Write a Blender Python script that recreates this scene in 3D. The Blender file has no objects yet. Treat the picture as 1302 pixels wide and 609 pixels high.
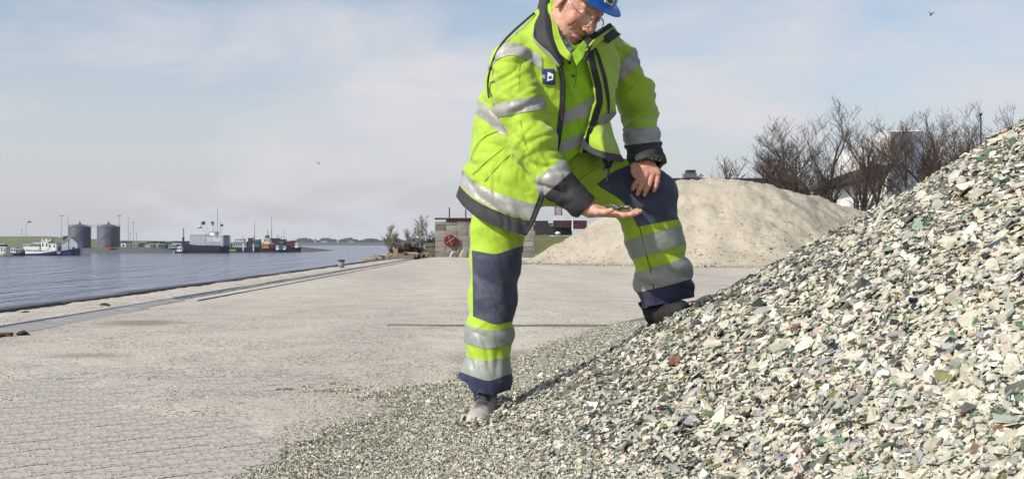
import bpy, bmesh, math, random
import numpy as np
from mathutils import Vector, Matrix
SC = bpy.context.scene
COL = SC.collection

# ------------------------------------------------------------------ camera, light, sky
FPX, CX, HY, CH = 1447.0, 651.0, 308.0, 0.78      # focal length in photo pixels, image centre, horizon row, eye height
cam_d = bpy.data.cameras.new("camera")
cam = bpy.data.objects.new("camera", cam_d); COL.objects.link(cam)
cam.location = (0, 0, CH); cam.rotation_euler = (math.pi/2, 0, 0)
cam_d.sensor_width = 36.0; cam_d.lens = 36.0*FPX/1302.0
cam_d.shift_y = (HY-304.5)/1302.0
cam_d.clip_start = 0.05; cam_d.clip_end = 60000
cam_d.dof.use_dof = True; cam_d.dof.focus_distance = 4.15; cam_d.dof.aperture_fstop = 20
SC.camera = cam

SUN_DIR = Vector((-0.70, -0.50, 0.60)).normalized()         # towards the sun
sun_d = bpy.data.lights.new("sun", 'SUN'); sun_d.energy = 4.7; sun_d.angle = math.radians(0.6)
sun_d.color = (1.0, 0.955, 0.88)
sun = bpy.data.objects.new("sun", sun_d); COL.objects.link(sun)
sun.rotation_euler = (-SUN_DIR).to_track_quat('-Z', 'Y').to_euler()

world = bpy.data.worlds.new("World"); SC.world = world; world.use_nodes = True
wn, wl = world.node_tree.nodes, world.node_tree.links
wn.clear()
w_out = wn.new('ShaderNodeOutputWorld'); w_bg = wn.new('ShaderNodeBackground')
w_sky = wn.new('ShaderNodeTexSky'); w_sky.sky_type = 'NISHITA'; w_sky.sun_disc = False
w_sky.sun_elevation = math.asin(SUN_DIR.z); w_sky.sun_rotation = math.atan2(SUN_DIR.x, SUN_DIR.y)
w_sky.air_density = 1.0; w_sky.dust_density = 2.0; w_sky.ozone_density = 1.5
w_bg.inputs['Strength'].default_value = 0.145
# thin high cloud veil, denser towards the horizon
w_tc = wn.new('ShaderNodeTexCoord'); w_sep = wn.new('ShaderNodeSeparateXYZ')
wl.new(w_tc.outputs['Generated'], w_sep.inputs[0])
w_map = wn.new('ShaderNodeMapping'); w_map.inputs['Scale'].default_value = (2.6, 2.6, 8.0)
w_map.inputs['Location'].default_value = (0.35, 0.2, 0.4)
wl.new(w_tc.outputs['Generated'], w_map.inputs[0])
w_n = wn.new('ShaderNodeTexNoise'); w_n.inputs['Scale'].default_value = 1.6; w_n.inputs['Detail'].default_value = 7
w_n.inputs['Roughness'].default_value = 0.55; w_n.inputs['Distortion'].default_value = 0.4
wl.new(w_map.outputs[0], w_n.inputs['Vector'])
w_r = wn.new('ShaderNodeMapRange'); w_r.inputs['From Min'].default_value = 0.47; w_r.inputs['From Max'].default_value = 0.70
w_r.inputs['To Min'].default_value = 0.0; w_r.inputs['To Max'].default_value = 0.62
wl.new(w_n.outputs['Fac'], w_r.inputs['Value'])
w_h = wn.new('ShaderNodeMapRange'); w_h.inputs['From Min'].default_value = -0.02; w_h.inputs['From Max'].default_value = 0.27
w_h.inputs['To Min'].default_value = 0.90; w_h.inputs['To Max'].default_value = 0.02
wl.new(w_sep.outputs['Z'], w_h.inputs['Value'])
w_add = wn.new('ShaderNodeMath'); w_add.operation = 'ADD'; w_add.use_clamp = True
wl.new(w_r.outputs[0], w_add.inputs[0]); wl.new(w_h.outputs[0], w_add.inputs[1])
w_mix = wn.new('ShaderNodeMix'); w_mix.data_type = 'RGBA'
w_mix.inputs['B'].default_value = (5.0, 4.98, 5.22, 1)
wl.new(w_add.outputs[0], w_mix.inputs['Factor']); wl.new(w_sky.outputs[0], w_mix.inputs['A'])
wl.new(w_mix.outputs['Result'], w_bg.inputs['Color']); wl.new(w_bg.outputs[0], w_out.inputs[0])

SC.view_settings.view_transform = 'Standard'; SC.view_settings.look = 'None'
SC.view_settings.exposure = 0.0; SC.view_settings.gamma = 1.0
SC.view_settings.use_curve_mapping = False
SC.render.engine = 'CYCLES'
SC.cycles.max_bounces = 6; SC.cycles.diffuse_bounces = 3; SC.cycles.glossy_bounces = 3
SC.cycles.transparent_max_bounces = 8; SC.cycles.volume_bounces = 0
SC.cycles.use_denoising = True
rnd = random.Random(7); RG = np.random.default_rng(11)

# ------------------------------------------------------------------ helpers
def W(px, py, Y):
    return np.array([(px-CX)/FPX*Y, Y, CH-(py-HY)/FPX*Y])
def sstep(x, a, b):
    t = np.clip((x-a)/(b-a), 0, 1); return t*t*(3-2*t)
_lat = np.random.default_rng(3).random((64, 64, 64)).astype(np.float32)*2-1
def vnoise(P):
    i = np.floor(P).astype(np.int64); f = P-i; f = f*f*(3-2*f)
    r = 0
    for a in (0, 1):
        for b in (0, 1):
            for c in (0, 1):
                w = (f[..., 0] if a else 1-f[..., 0])*(f[..., 1] if b else 1-f[..., 1])*(f[..., 2] if c else 1-f[..., 2])
                r = r+w*_lat[(i[..., 0]+a) & 63, (i[..., 1]+b) & 63, (i[..., 2]+c) & 63]
    return r
def fbm(P, o=3):
    r = 0; a = 1.0
    for k in range(o):
        r = r+a*vnoise(P*(2.0**k)+k*7.3); a *= 0.5
    return r
def noise2(X, Y, s, seed=0.0, o=3):
    P = np.stack([np.asarray(X)*s+seed, np.asarray(Y)*s+seed*1.7, np.full(np.shape(X), seed+0.37)], -1)
    return fbm(P, o)

# --- materials
def mat(name, col, rough=0.7, metal=0.0, var=0.0, scale=8.0, bump=0.0, bscale=60.0, col2=None, spec=0.5, coords='Object',
        detail=5, stretch=(1, 1, 1), attr=None, sheen=0.0, trans=0.0, alpha=1.0, extra=None, folds_=0, lo=0.35, hi=0.65):
    m = bpy.data.materials.new(name); m.use_nodes = True
    n, l = m.node_tree.nodes, m.node_tree.links
    b = n['Principled BSDF']; b.inputs['Roughness'].default_value = rough; b.inputs['Metallic'].default_value = metal
    b.inputs['Specular IOR Level'].default_value = spec
    if sheen: b.inputs['Sheen Weight'].default_value = sheen
    if trans: b.inputs['Transmission Weight'].default_value = trans
    b.inputs['Alpha'].default_value = alpha
    c1 = (*col, 1); b.inputs['Base Color'].default_value = c1
    tc = n.new('ShaderNodeTexCoord'); mp = n.new('ShaderNodeMapping'); mp.inputs['Scale'].default_value = stretch
    l.new(tc.outputs[coords], mp.inputs[0])
    src = None
    if attr:
        at = n.new('ShaderNodeAttribute'); at.attribute_name = attr; src = at.outputs['Color']
        l.new(src, b.inputs['Base Color'])
    if var or col2:
        nz = n.new('ShaderNodeTexNoise'); nz.inputs['Scale'].default_value = scale; nz.inputs['Detail'].default_value = detail
        nz.inputs['Roughness'].default_value = 0.62
        l.new(mp.outputs[0], nz.inputs['Vector'])
        mr = n.new('ShaderNodeMapRange'); mr.inputs['From Min'].default_value = lo; mr.inputs['From Max'].default_value = hi
        l.new(nz.outputs['Fac'], mr.inputs['Value'])
        mx = n.new('ShaderNodeMix'); mx.data_type = 'RGBA'
        if col2 is None: col2 = tuple(c*(1-var) for c in col)
        if src is not None:
            mx.blend_type = 'MULTIPLY'; l.new(src, mx.inputs['A']); mx.inputs['B'].default_value = (1-var, 1-var, 1-var, 1)
        else:
            mx.inputs['A'].default_value = c1; mx.inputs['B'].default_value = (*col2, 1)
        l.new(mr.outputs[0], mx.inputs['Factor']); l.new(mx.outputs['Result'], b.inputs['Base Color'])
    if bump:
        nb = n.new('ShaderNodeTexNoise'); nb.inputs['Scale'].default_value = bscale; nb.inputs['Detail'].default_value = 4
        l.new(mp.outputs[0], nb.inputs['Vector'])
        bp = n.new('ShaderNodeBump'); bp.inputs['Strength'].default_value = 1.0; bp.inputs['Distance'].default_value = bump
        l.new(nb.outputs['Fac'], bp.inputs['Height']); l.new(bp.outputs[0], b.inputs['Normal'])
    if folds_:
        q = n.new('ShaderNodeMapping'); q.inputs['Scale'].default_value = (1, 1, 1.8); q.inputs['Rotation'].default_value = (.3, .5, 0); l.new(tc.outputs['Object'], q.inputs[0])
        nf = n.new('ShaderNodeTexNoise'); nf.noise_type = 'RIDGED_MULTIFRACTAL'; nf.inputs['Scale'].default_value = 9; nf.inputs['Detail'].default_value = 2.5; nf.inputs['Distortion'].default_value = .6; l.new(q.outputs[0], nf.inputs['Vector'])
        b2 = n.new('ShaderNodeBump'); b2.inputs['Strength'].default_value = 1; b2.inputs['Distance'].default_value = folds_; l.new(nf.outputs['Fac'], b2.inputs['Height'])
        l.new(bp.outputs[0], b2.inputs['Normal']); l.new(b2.outputs[0], b.inputs['Normal'])
    if extra: extra(m, n, l, b, mp)
    return m

# --- object plumbing
def link(name, me, m=None, parent=None):
    o = bpy.data.objects.new(name, me); COL.objects.link(o)
    if m is not None and me is not None and not me.materials: 
        for q in (m if isinstance(m, (list, tuple)) else [m]): me.materials.append(q)
    if parent is not None: o.parent = parent
    return o
def tag(o, label=None, cat=None, group=None, kind=None):
    if label: o['label'] = label
    if cat: o['category'] = cat
    if group: o['group'] = group
    if kind: o['kind'] = kind
    return o
def empty(name, loc=(0, 0, 0)):
    o = bpy.data.objects.new(name, None); o.location = loc; COL.objects.link(o); o.empty_display_size = 0.2
    return o
def npmesh(name, V, F, smooth=True, colors=None, mi=None):
    """V (n,3); F (m,k) or a list of such arrays; colors per face (total faces,3)"""
    Fs = [np.asarray(f) for f in (F if isinstance(F, list) else [F]) if len(f)]
    me = bpy.data.meshes.new(name)
    V = np.asarray(V, np.float32); me.vertices.add(len(V)); me.vertices.foreach_set('co', V.ravel())
    loops = np.concatenate([f.ravel() for f in Fs]).astype(np.int32)
    cnt = np.concatenate([np.full(len(f), f.shape[1], np.int32) for f in Fs])
    me.loops.add(len(loops)); me.loops.foreach_set('vertex_index', loops)
    st = np.zeros(len(cnt), np.int32); st[1:] = np.cumsum(cnt)[:-1]
    me.polygons.add(len(cnt)); me.polygons.foreach_set('loop_start', st); me.polygons.foreach_set('loop_total', cnt)
    me.polygons.foreach_set('use_smooth', np.full(len(cnt), bool(smooth)))
    if mi is not None: me.polygons.foreach_set('material_index', np.asarray(mi, np.int32))
    me.update(calc_edges=True)
    if colors is not None:
        a = me.color_attributes.new('tint', 'FLOAT_COLOR', 'CORNER')
        c = np.ones((len(loops), 4), np.float32); c[:, :3] = np.repeat(np.asarray(colors, np.float32), cnt, axis=0)
        a.data.foreach_set('color', c.ravel())
    return me
class MB:
    """collects simple solids into one mesh"""
    def __init__(s): s.v = []; s.f = []
    def add(s, vs, fs):
        k = len(s.v); s.v += [tuple(float(c) for c in v) for v in vs]; s.f += [tuple(i+k for i in f) for f in fs]; return s
    def box(s, x0, x1, y0, y1, z0, z1, R=None, jit=0):
        v = [(x, y, z) for z in (z0, z1) for y in (y0, y1) for x in (x0, x1)]
        if jit: v = [tuple(c+rnd.uniform(-jit, jit) for c in p) for p in v]
        if R is not None: v = [tuple(R @ Vector(p)) for p in v]
        return s.add(v, [(0, 2, 3, 1), (4, 5, 7, 6), (0, 1, 5, 4), (1, 3, 7, 5), (3, 2, 6, 7), (2, 0, 4, 6)])
    def tube(s, pts, rad, n=8, caps=True):
        pts = [Vector(p) for p in pts]; N = len(pts)
        if not hasattr(rad, '__len__'): rad = [rad]*N
        u = None; base = len(s.v); vs = []
        for i, p in enumerate(pts):
            t = (pts[min(i+1, N-1)]-pts[max(i-1, 0)])
            t = t.normalized() if t.length > 1e-9 else Vector((0, 0, 1))
            if u is None: u = t.orthogonal().normalized()
            else:
                u = u-t*u.dot(t); u = u.normalized() if u.length > 1e-6 else t.orthogonal().normalized()
            w = t.cross(u)
            for k in range(n):
                a = 2*math.pi*k/n; vs.append(p+(u*math.cos(a)+w*math.sin(a))*rad[i])
        fs = [(i*n+k, i*n+(k+1) % n, (i+1)*n+(k+1) % n, (i+1)*n+k) for i in range(N-1) for k in range(n)]
        if caps: fs += [tuple(range(n-1, -1, -1)), tuple((N-1)*n+k for k in range(n))]
        return s.add(vs, fs)
    def lathe(s, prof, c=(0, 0, 0), n=24, sy=1.0):
        vs = [(c[0]+r*math.cos(2*math.pi*k/n), c[1]+sy*r*math.sin(2*math.pi*k/n), c[2]+z) for r, z in prof for k in range(n)]
        fs = [(i*n+k, i*n+(k+1) % n, (i+1)*n+(k+1) % n, (i+1)*n+k) for i in range(len(prof)-1) for k in range(n)]
        return s.add(vs, fs)
    def prism(s, pts, d):
        """polygon pts (3d) pushed along vector d"""
        n = len(pts); a = [Vector(p) for p in pts]; b = [p+Vector(d) for p in a]
        return s.add(a+b, [tuple(range(n-1, -1, -1)), tuple(range(n, 2*n))]+[(i, (i+1) % n, n+(i+1) % n, n+i) for i in range(n)])
    def mesh(s, name, smooth=False):
        me = bpy.data.meshes.new(name); me.from_pydata(s.v, [], s.f); me.update()
        if smooth: me.polygons.foreach_set('use_smooth', [True]*len(me.polygons))
        bm = bmesh.new(); bm.from_mesh(me); bmesh.ops.recalc_face_normals(bm, faces=bm.faces); bm.to_mesh(me); bm.free()
        return me
    def build(s, name, m, parent=None, smooth=False, bevel=0):
        o = link(name, s.mesh(name, smooth), m, parent)
        if bevel:
            b = o.modifiers.new('bevel', 'BEVEL'); b.width = bevel; b.segments = 2; b.limit_method = 'ANGLE'
        return o

# --- signed distance modelling
def smin(a, b, k):
    h = np.clip(0.5+0.5*(b-a)/k, 0, 1); return b*(1-h)+a*h-k*h*(1-h)
def smax(a, b, k): return -smin(-a, -b, k)
def cone(P, a, b, ra, rb):
    a = np.asarray(a); b = np.asarray(b); d = b-a; L = float(d @ d)+1e-12
    t = np.clip(((P-a) @ d)/L, 0, 1)
    return np.linalg.norm(P-a-t[:, None]*d, axis=1)-(ra+(rb-ra)*t)
def chain(P, nodes, k=0.02):
    r = None
    for (a, ra), (b, rb) in zip(nodes[:-1], nodes[1:]):
        d = cone(P, a, b, ra, rb); r = d if r is None else smin(r, d, k)
    return r
def ell(P, c, r, R=None):
    q = P-np.asarray(c)
    if R is not None: q = q @ R
    r = np.asarray(r); k0 = np.linalg.norm(q/r, axis=1); k1 = np.linalg.norm(q/(r*r), axis=1)+1e-9
    return k0*(k0-1)/k1
def loft(P, tab, n=2.2, grow=0.0):
    """tab rows: z, cx, cy, wx, wy"""
    tab = np.array(sorted(tab)); zz = np.linspace(tab[0, 0], tab[-1, 0], 160); cols = []
    for c in range(1, 5):
        v = np.interp(zz, tab[:, 0], tab[:, c]); vp = np.pad(v, 9, mode='edge'); cols.append(np.convolve(vp, np.ones(19)/19, 'valid'))
    z = P[:, 2]; cx, cy, wx, wy = [np.interp(z, zz, c) for c in cols]; wx = wx+grow; wy = wy+grow
    e = ((np.abs(P[:, 0]-cx)/wx)**n+(np.abs(P[:, 1]-cy)/wy)**n)**(1/n)
    d = (e-1)*np.minimum(wx, wy)
    return smax(smax(d, tab[0, 0]-z, 0.03), z-tab[-1, 0]-grow, 0.03)
def surface_nets(fn, lo, hi, h, B=8):
    lo = np.asarray(lo, float); n = np.ceil((np.asarray(hi)-lo)/h/B).astype(int)
    N = n*B+1
    bi = np.stack(np.meshgrid(*[np.arange(k) for k in n], indexing='ij'), -1).reshape(-1, 3)
    c = lo+(bi+0.5)*B*h
    def ev(Q):
        return np.concatenate([fn(Q[i:i+600000]) for i in range(0, len(Q), 600000)])
    d = ev(c); bi = bi[np.abs(d) < B*h*1.35]
    g = np.arange(B+1); G = np.stack(np.meshgrid(g, g, g, indexing='ij'), -1)
    ids, vs, quads = [], [], []
    corners = [(a, b, c_) for a in (0, 1) for b in (0, 1) for c_ in (0, 1)]
    edges = [(p, q) for p in corners for q in corners if sum(q)-sum(p) == 1 and all(q[i] >= p[i] for i in range(3))]
    for s in range(0, len(bi), 900):
        b = bi[s:s+900]; idx = b[:, None, None, None, :]*B+G
        D = ev((lo+idx.reshape(-1, 3)*h)).reshape(len(b), B+1, B+1, B+1)
        sl = lambda p: D[:, p[0]:p[0]+B, p[1]:p[1]+B, p[2]:p[2]+B]
        acc = np.zeros((len(b), B, B, B, 3)); cnt = np.zeros((len(b), B, B, B))
        for p, q in edges:
            a0, a1 = sl(p), sl(q); m = (a0 < 0) != (a1 < 0)
            t = np.where(m, a0/np.where(m, a0-a1, 1), 0)
            for ax in range(3):
                acc[..., ax] += np.where(m, p[ax]+(q[ax]-p[ax])*t, 0)
            cnt += m
        act = cnt > 0
        base = idx[:, :B, :B, :B][act]
        vs.append(lo+(base+acc[act]/cnt[act][:, None])*h)
        ids.append((base[:, 0]*N[1]+base[:, 1])*N[2]+base[:, 2])
        for ax in range(3):
            q = [0, 0, 0]; q[ax] = 1
            a0, a1 = sl((0, 0, 0)), sl(tuple(q)); m = (a0 < 0) != (a1 < 0)
            e = idx[:, :B, :B, :B][m]; flip = (a0[m] < 0)
            u, v = [(1, 2), (2, 0), (0, 1)][ax]
            du = np.zeros(3, int); du[u] = 1; dv = np.zeros(3, int); dv[v] = 1
            cells = [e, e-du, e-du-dv, e-dv]
            Q = np.stack([(k[:, 0]*N[1]+k[:, 1])*N[2]+k[:, 2] for k in cells], 1)
            Q[~flip] = Q[~flip][:, ::-1]; ok = (e[:, u] > 0) & (e[:, v] > 0)
            quads.append(Q[ok])
    ids = np.concatenate(ids); vs = np.concatenate(vs); Q = np.concatenate(quads)
    o = np.argsort(ids); ids = ids[o]; vs = vs[o]
    k = np.searchsorted(ids, Q); k = np.clip(k, 0, len(ids)-1); ok = (ids[k] == Q).all(1)
    return vs, k[ok]
def vnormals(V, F):
    if F.shape[1] == 4: n = np.cross(V[F[:, 2]]-V[F[:, 0]], V[F[:, 3]]-V[F[:, 1]])
    else: n = np.cross(V[F[:, 1]]-V[F[:, 0]], V[F[:, 2]]-V[F[:, 0]])
    N = np.zeros_like(V)
    for c in range(F.shape[1]):
        for a in range(3): N[:, a] += np.bincount(F[:, c], n[:, a], len(V))
    return N/(np.linalg.norm(N, axis=1)[:, None]+1e-12)
def smooth_mesh(V, F, it=2, lam=0.5):
    e = np.concatenate([F[:, [i, (i+1) % F.shape[1]]] for i in range(F.shape[1])])
    a = np.concatenate([e[:, 0], e[:, 1]]); b = np.concatenate([e[:, 1], e[:, 0]])
    c = np.bincount(a, minlength=len(V))[:, None]+1e-9
    for _ in range(it):
        S = np.stack([np.bincount(a, V[b, k], len(V)) for k in range(3)], 1)/c
        V = V+lam*(S-V)
    return V
def tri(F): return F if F.shape[1] == 3 else np.concatenate([F[:, [0, 1, 2]], F[:, [0, 2, 3]]])
def clip(V, F, s):
    """V (n,k) rows of data, F triangles, keep s>0 with a clean cut edge"""
    ins = s[F] > 0; c = ins.sum(1); out = [F[c == 3]]; newV = [V]; base = len(V)
    def cut(I, J):
        t = (s[I]/(s[I]-s[J]))[:, None]; return V[I]+(V[J]-V[I])*t
    for cntv, want in ((1, True), (2, False)):
        T = F[c == cntv]
        if not len(T): continue
        m = ins[c == cntv] == want; k = m.argmax(1); r = np.arange(len(T))
        a, b, d = T[r, k], T[r, (k+1) % 3], T[r, (k+2) % 3]
        ab, ad = cut(a, b), cut(a, d); i0 = base+np.arange(len(T)); i1 = i0+len(T); newV += [ab, ad]; base += 2*len(T)
        if want: out.append(np.stack([a, i0, i1], 1))
        else: out += [np.stack([i0, b, d], 1), np.stack([i0, d, i1], 1)]
    V2 = np.concatenate(newV); F2 = np.concatenate(out)
    u, inv = np.unique(F2, return_inverse=True)
    V3 = V2[u]; F3 = inv.reshape(F2.shape)
    # weld
    key = np.round(V3[:, :3]*2e5).astype(np.int64); _, f, iv = np.unique(key, axis=0, return_index=True, return_inverse=True)
    F3 = iv.ravel()[F3]; V3 = V3[f]
    ok = (F3[:, 0] != F3[:, 1]) & (F3[:, 1] != F3[:, 2]) & (F3[:, 2] != F3[:, 0])
    return V3, F3[ok]
def PX(V):
    return CX+FPX*V[:, 0]/V[:, 1], HY-FPX*(V[:, 2]-CH)/V[:, 1]
# ================================================================== THE MAN
LIME = dict(rough=0.62, sheen=0.3, spec=0.3, coords='Object')
m_lime = mat('lime_fabric', (0.36, 0.54, 0.028), var=0.22, scale=6, bump=0.0012, bscale=420, folds_=.011, **LIME)
m_shirt = mat('lime_shirt_fabric', (0.30, 0.56, 0.014), var=0.15, scale=14, bump=0.0010, bscale=300, folds_=.009, **LIME)
m_tape = mat('reflective_tape', (0.33, 0.33, 0.31), rough=0.42, var=0.18, scale=18, bump=0.0012, bscale=160, spec=0.6, folds_=.002)
m_tape2 = mat('reflective_tape_trousers', (0.27, 0.29, 0.26), rough=0.45, var=0.22, scale=16, bump=0.0014, bscale=140, spec=0.6, folds_=.005)
m_navy = mat('navy_fabric', (0.022, 0.028, 0.075), rough=0.75, var=0.3, scale=12, bump=0.0010, bscale=380, sheen=0.1, folds_=.005)
m_navyk = mat('navy_knee_fabric', (0.030, 0.036, 0.066), rough=0.7, col2=(0.075, 0.083, 0.115), scale=9, bump=0.0016, bscale=110, sheen=0.1, lo=0.45, hi=0.8, folds_=.006)
m_black = mat('black_fabric', (0.018, 0.018, 0.022), rough=0.72, var=0.3, scale=20, bump=0.0012, bscale=260, sheen=0.1)
m_char = mat('charcoal_fabric', (0.018, 0.018, 0.020), rough=0.75, col2=(0.035, 0.034, 0.035), scale=14, bump=0.0014, bscale=240)
m_skin = mat('skin', (0.6, 0.33, 0.24), rough=0.5, var=0.22, scale=55, bump=0.0010, bscale=190, attr='tint', spec=0.4)
m_helmet = mat('blue_plastic', (0.006, 0.125, 0.50), rough=0.28, var=0.12, scale=6, bump=0.0002, bscale=200)
m_white = mat('white_print', (0.75, 0.75, 0.72), rough=0.6)
m_wire = mat('glasses_metal', (0.35, 0.33, 0.30), rough=0.25, metal=0.9)
m_seam = mat('lime_seam', (0.16, 0.34, 0.01), rough=0.8)
m_patch = mat('navy_patch', (0.012, 0.03, 0.13), rough=0.7)
m_hair = mat('grey_hair', (0.42, 0.40, 0.38), rough=0.8, var=0.5, scale=90, bump=0.002, bscale=240)
m_bootl = mat('boot_leather', (0.5, 0.5, 0.5), rough=0.78, var=0.25, scale=30, bump=0.001, bscale=150, attr='tint')
m_bootk = mat('black_boot_leather', (0.006, 0.006, 0.006), rough=0.8, col2=(.016, .015, .014), scale=25, bump=0.001, bscale=150)
m_sole = mat('rubber_sole', (0.022, 0.022, 0.024), rough=0.8, col2=(0.05, 0.05, 0.045), scale=20)
m_plaid = mat('navy_checked_cotton', (0.02, 0.03, 0.08), rough=0.8, col2=(0.25, 0.27, 0.32), scale=120, lo=0.5, hi=0.6)
def lens_x(m, n, l, b, mp):
    t = n.new('ShaderNodeBsdfTransparent'); g = n.new('ShaderNodeBsdfGlossy'); g.inputs['Roughness'].default_value = 0.05
    x = n.new('ShaderNodeMixShader'); x.inputs[0].default_value = 0.10
    l.new(t.outputs[0], x.inputs[1]); l.new(g.outputs[0], x.inputs[2]); l.new(x.outputs[0], n['Material Output'].inputs[0])
m_lens = mat('lens_glass', (1, 1, 1), extra=lens_x)

def ND(px, py, Y, r): return (W(px, py, Y), r/FPX*Y)
zr = lambda y, Y=4.33: CH-(y-HY)/FPX*Y
def T(y, l, r, cy, wy, Y=4.33): return (zr(y, Y), ((l+r)/2-CX)/FPX*Y, cy, (r-l)/2/FPX*Y, wy)
# --- head frame
HF = np.array([.44, -.585, -.68]); HF /= np.linalg.norm(HF)
HU = np.array([.56, -.43, .70]); HU -= HF*(HU @ HF); HU /= np.linalg.norm(HU); HL = -np.cross(HF, HU)
HM = np.stack([HL, HF, HU], 1)          # columns: left, forward, up
HC = W(736, 6, 4.14); HS = 1.08
def hw(x, y, z): return HC+HM @ (np.array([x, y, z])*HS)
def head_sdf(P):
    q = (P-HC) @ HM/HS
    qa = q.copy(); qa[:, 0] = np.abs(qa[:, 0])
    d = ell(q, (0, -.018, .035), (.078, .098, .088))
    d = smin(d, ell(q, (0, .026, -.028), (.064, .066, .086)), .03)
    d = smin(d, ell(q, (0, .030, -.088), (.050, .050, .034)), .03)
    d = smin(d, ell(q, (0, .074, -.104), (.022, .016, .017)), .018)
    d = smin(d, cone(qa, (.052, .0, -.07), (.030, .055, -.098), .022, .016), .02)
    d = smin(d, cone(qa, (.042, .070, .026), (.0, .084, .022), .007, .007), .014)
    d = smin(d, ell(qa, (.040, .062, -.034), (.024, .022, .022)), .016)
    sock = ell(qa, (.032, .101, .002), (.021, .018, .014)); d = smax(d, -sock, .012)
    d = smin(d, ell(qa, (.032, .074, .003), (.0155, .0155, .0145)), .004)
    d = smax(d, -cone(qa, (.018, .0905, -.003), (.046, .083, -.003), .0022, .0018), .003)
    d = smin(d, cone(q, (0, .088, .014), (0, .113, -.026), .0075, .0125), .012)
    d = smin(d, ell(q, (0, .108, -.030), (.0155, .0155, .0125)), .008)
    d = smin(d, ell(qa, (.0155, .100, -.034), (.0085, .012, .009)), .006)
    d = smin(d, cone(qa, (.0, .090, -.056), (.026, .078, -.060), .009, .005), .01)
    d = smin(d, ell(q, (0, .086, -.076), (.022, .012, .008)), .007)
    d = smax(d, -cone(qa, (.0, .0995, -.0655), (.027, .083, -.0665), .0028, .0022), .003)
    d = smax(d, -cone(qa, (.022, .098, -.036), (.036, .078, -.068), .0025, .0025), .006)
    d = smax(d, -cone(qa, (.046, .080, -.030), (.050, .068, -.070), .0015, .0018), .006)
    # ears
    e = ell(qa, (.082, -.006, -.004), (.008, .019, .033)); e = smax(e, -ell(qa, (.091, -.003, .002), (.007, .011, .019)), .004)
    e = smin(e, ell(qa, (.082, .002, -.032), (.006, .009, .010)), .006)
    d = smin(d, e, .006)
    wr = .0016*np.abs(vnoise(q*np.array([60, 60, 170])+3))*sstep(q[:, 1], .02, .06)+.0009*vnoise(q*140)
    return d*HS+wr
# --- limbs
R_SH, R_EL, R_WR = W(662, 76, 4.16), W(674, 182, 4.08), W(744, 263, 4.06)
L_SH, L_EL, L_WR = W(778, 80, 4.44), W(816, 138, 4.53), W(822, 203, 4.33)
NB = W(708, 42, 4.27); PEL = W(672, 228, 4.34)
def hand_r(P):      # palm up, open, fingers to the right
    j = lambda *a: chain(P, [ND(*n) for n in a], .003)
    d = smin(cone(P, W(748, 266, 4.04), W(782, 272, 4.015), .026, .012), cone(P, W(748, 266, 4.09), W(781, 272, 4.085), .026, .012), .015)
    d = smin(d, cone(P, W(752, 267, 4.065), W(781, 272.5, 4.05), .024, .0125), .015)
    d = smin(d, cone(P, R_WR, W(750, 266, 4.06), .028, .026), .02)
    for n in (((780, 272, 4.015, 4.0), (793, 273.5, 4.005, 3.6), (803, 272.5, 4.0, 3.2), (811, 270.5, 4.0, 2.8)),
              ((781, 271.5, 4.04, 4.0), (796, 273.5, 4.03, 3.6), (806, 272, 4.028, 3.2), (814.5, 268.5, 4.028, 2.8)),
              ((781, 271.5, 4.065, 3.8), (794, 272.5, 4.06, 3.4), (803, 270.5, 4.06, 3.1), (810.5, 267, 4.06, 2.7)),
              ((779, 271, 4.088, 3.4), (789, 271, 4.092, 3.1), (796, 269, 4.095, 2.8), (801.5, 266, 4.095, 2.5))):
        d = smin(d, j(*n), .006)
    th = j((750, 266, 4.03, 6.5), (761, 269.5, 4.0, 5.0), (770, 269.5, 3.985, 4.0), (777.5, 267.5, 3.98, 3.3))
    return smin(d, th, .012)+.0006*vnoise(P*120)
def hand_l(P):      # resting on the knee, fingers pointing down
    j = lambda *a: chain(P, [ND(*n) for n in a], .003)
    d = cone(P, L_WR, W(823, 211, 4.29), .027, .026)
    for (x, y) in ((816, 222), (823, 221), (830, 221), (837, 220)):
        d = smin(d, cone(P, W(819+(x-819)*.5, 209, 4.285), W(x, y, 4.262), .015, .0115), .012)
    for n in (((816, 223, 4.262, 3.9), (810, 231, 4.253, 3.6), (806.5, 236, 4.255, 3.3), (805, 240, 4.26, 2.9)),
              ((822.5, 222, 4.260, 3.9), (817, 234, 4.247, 3.7), (813, 241, 4.25, 3.4), (811, 246.5, 4.257, 2.9)),
              ((830, 222, 4.262, 3.8), (825.5, 235, 4.247, 3.6), (821.5, 242, 4.25, 3.3), (819.5, 247.5, 4.256, 2.8)),
              ((836.5, 221, 4.268, 3.5), (835.5, 231, 4.255, 3.3), (833.5, 237.5, 4.255, 3.0), (831.5, 242.5, 4.26, 2.6))):
        d = smin(d, j(*n), .0035)
    d = smin(d, cone(P, W(808, 212, 4.272), W(815, 221, 4.264), .012, .010), .012)
    th = j((813, 207, 4.285, 5.0), (805.5, 212, 4.268, 4.3), (805, 218, 4.262, 3.7), (807, 223.5, 4.26, 3.1))
    return smin(d, th, .008)+.0006*vnoise(P*120)
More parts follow.
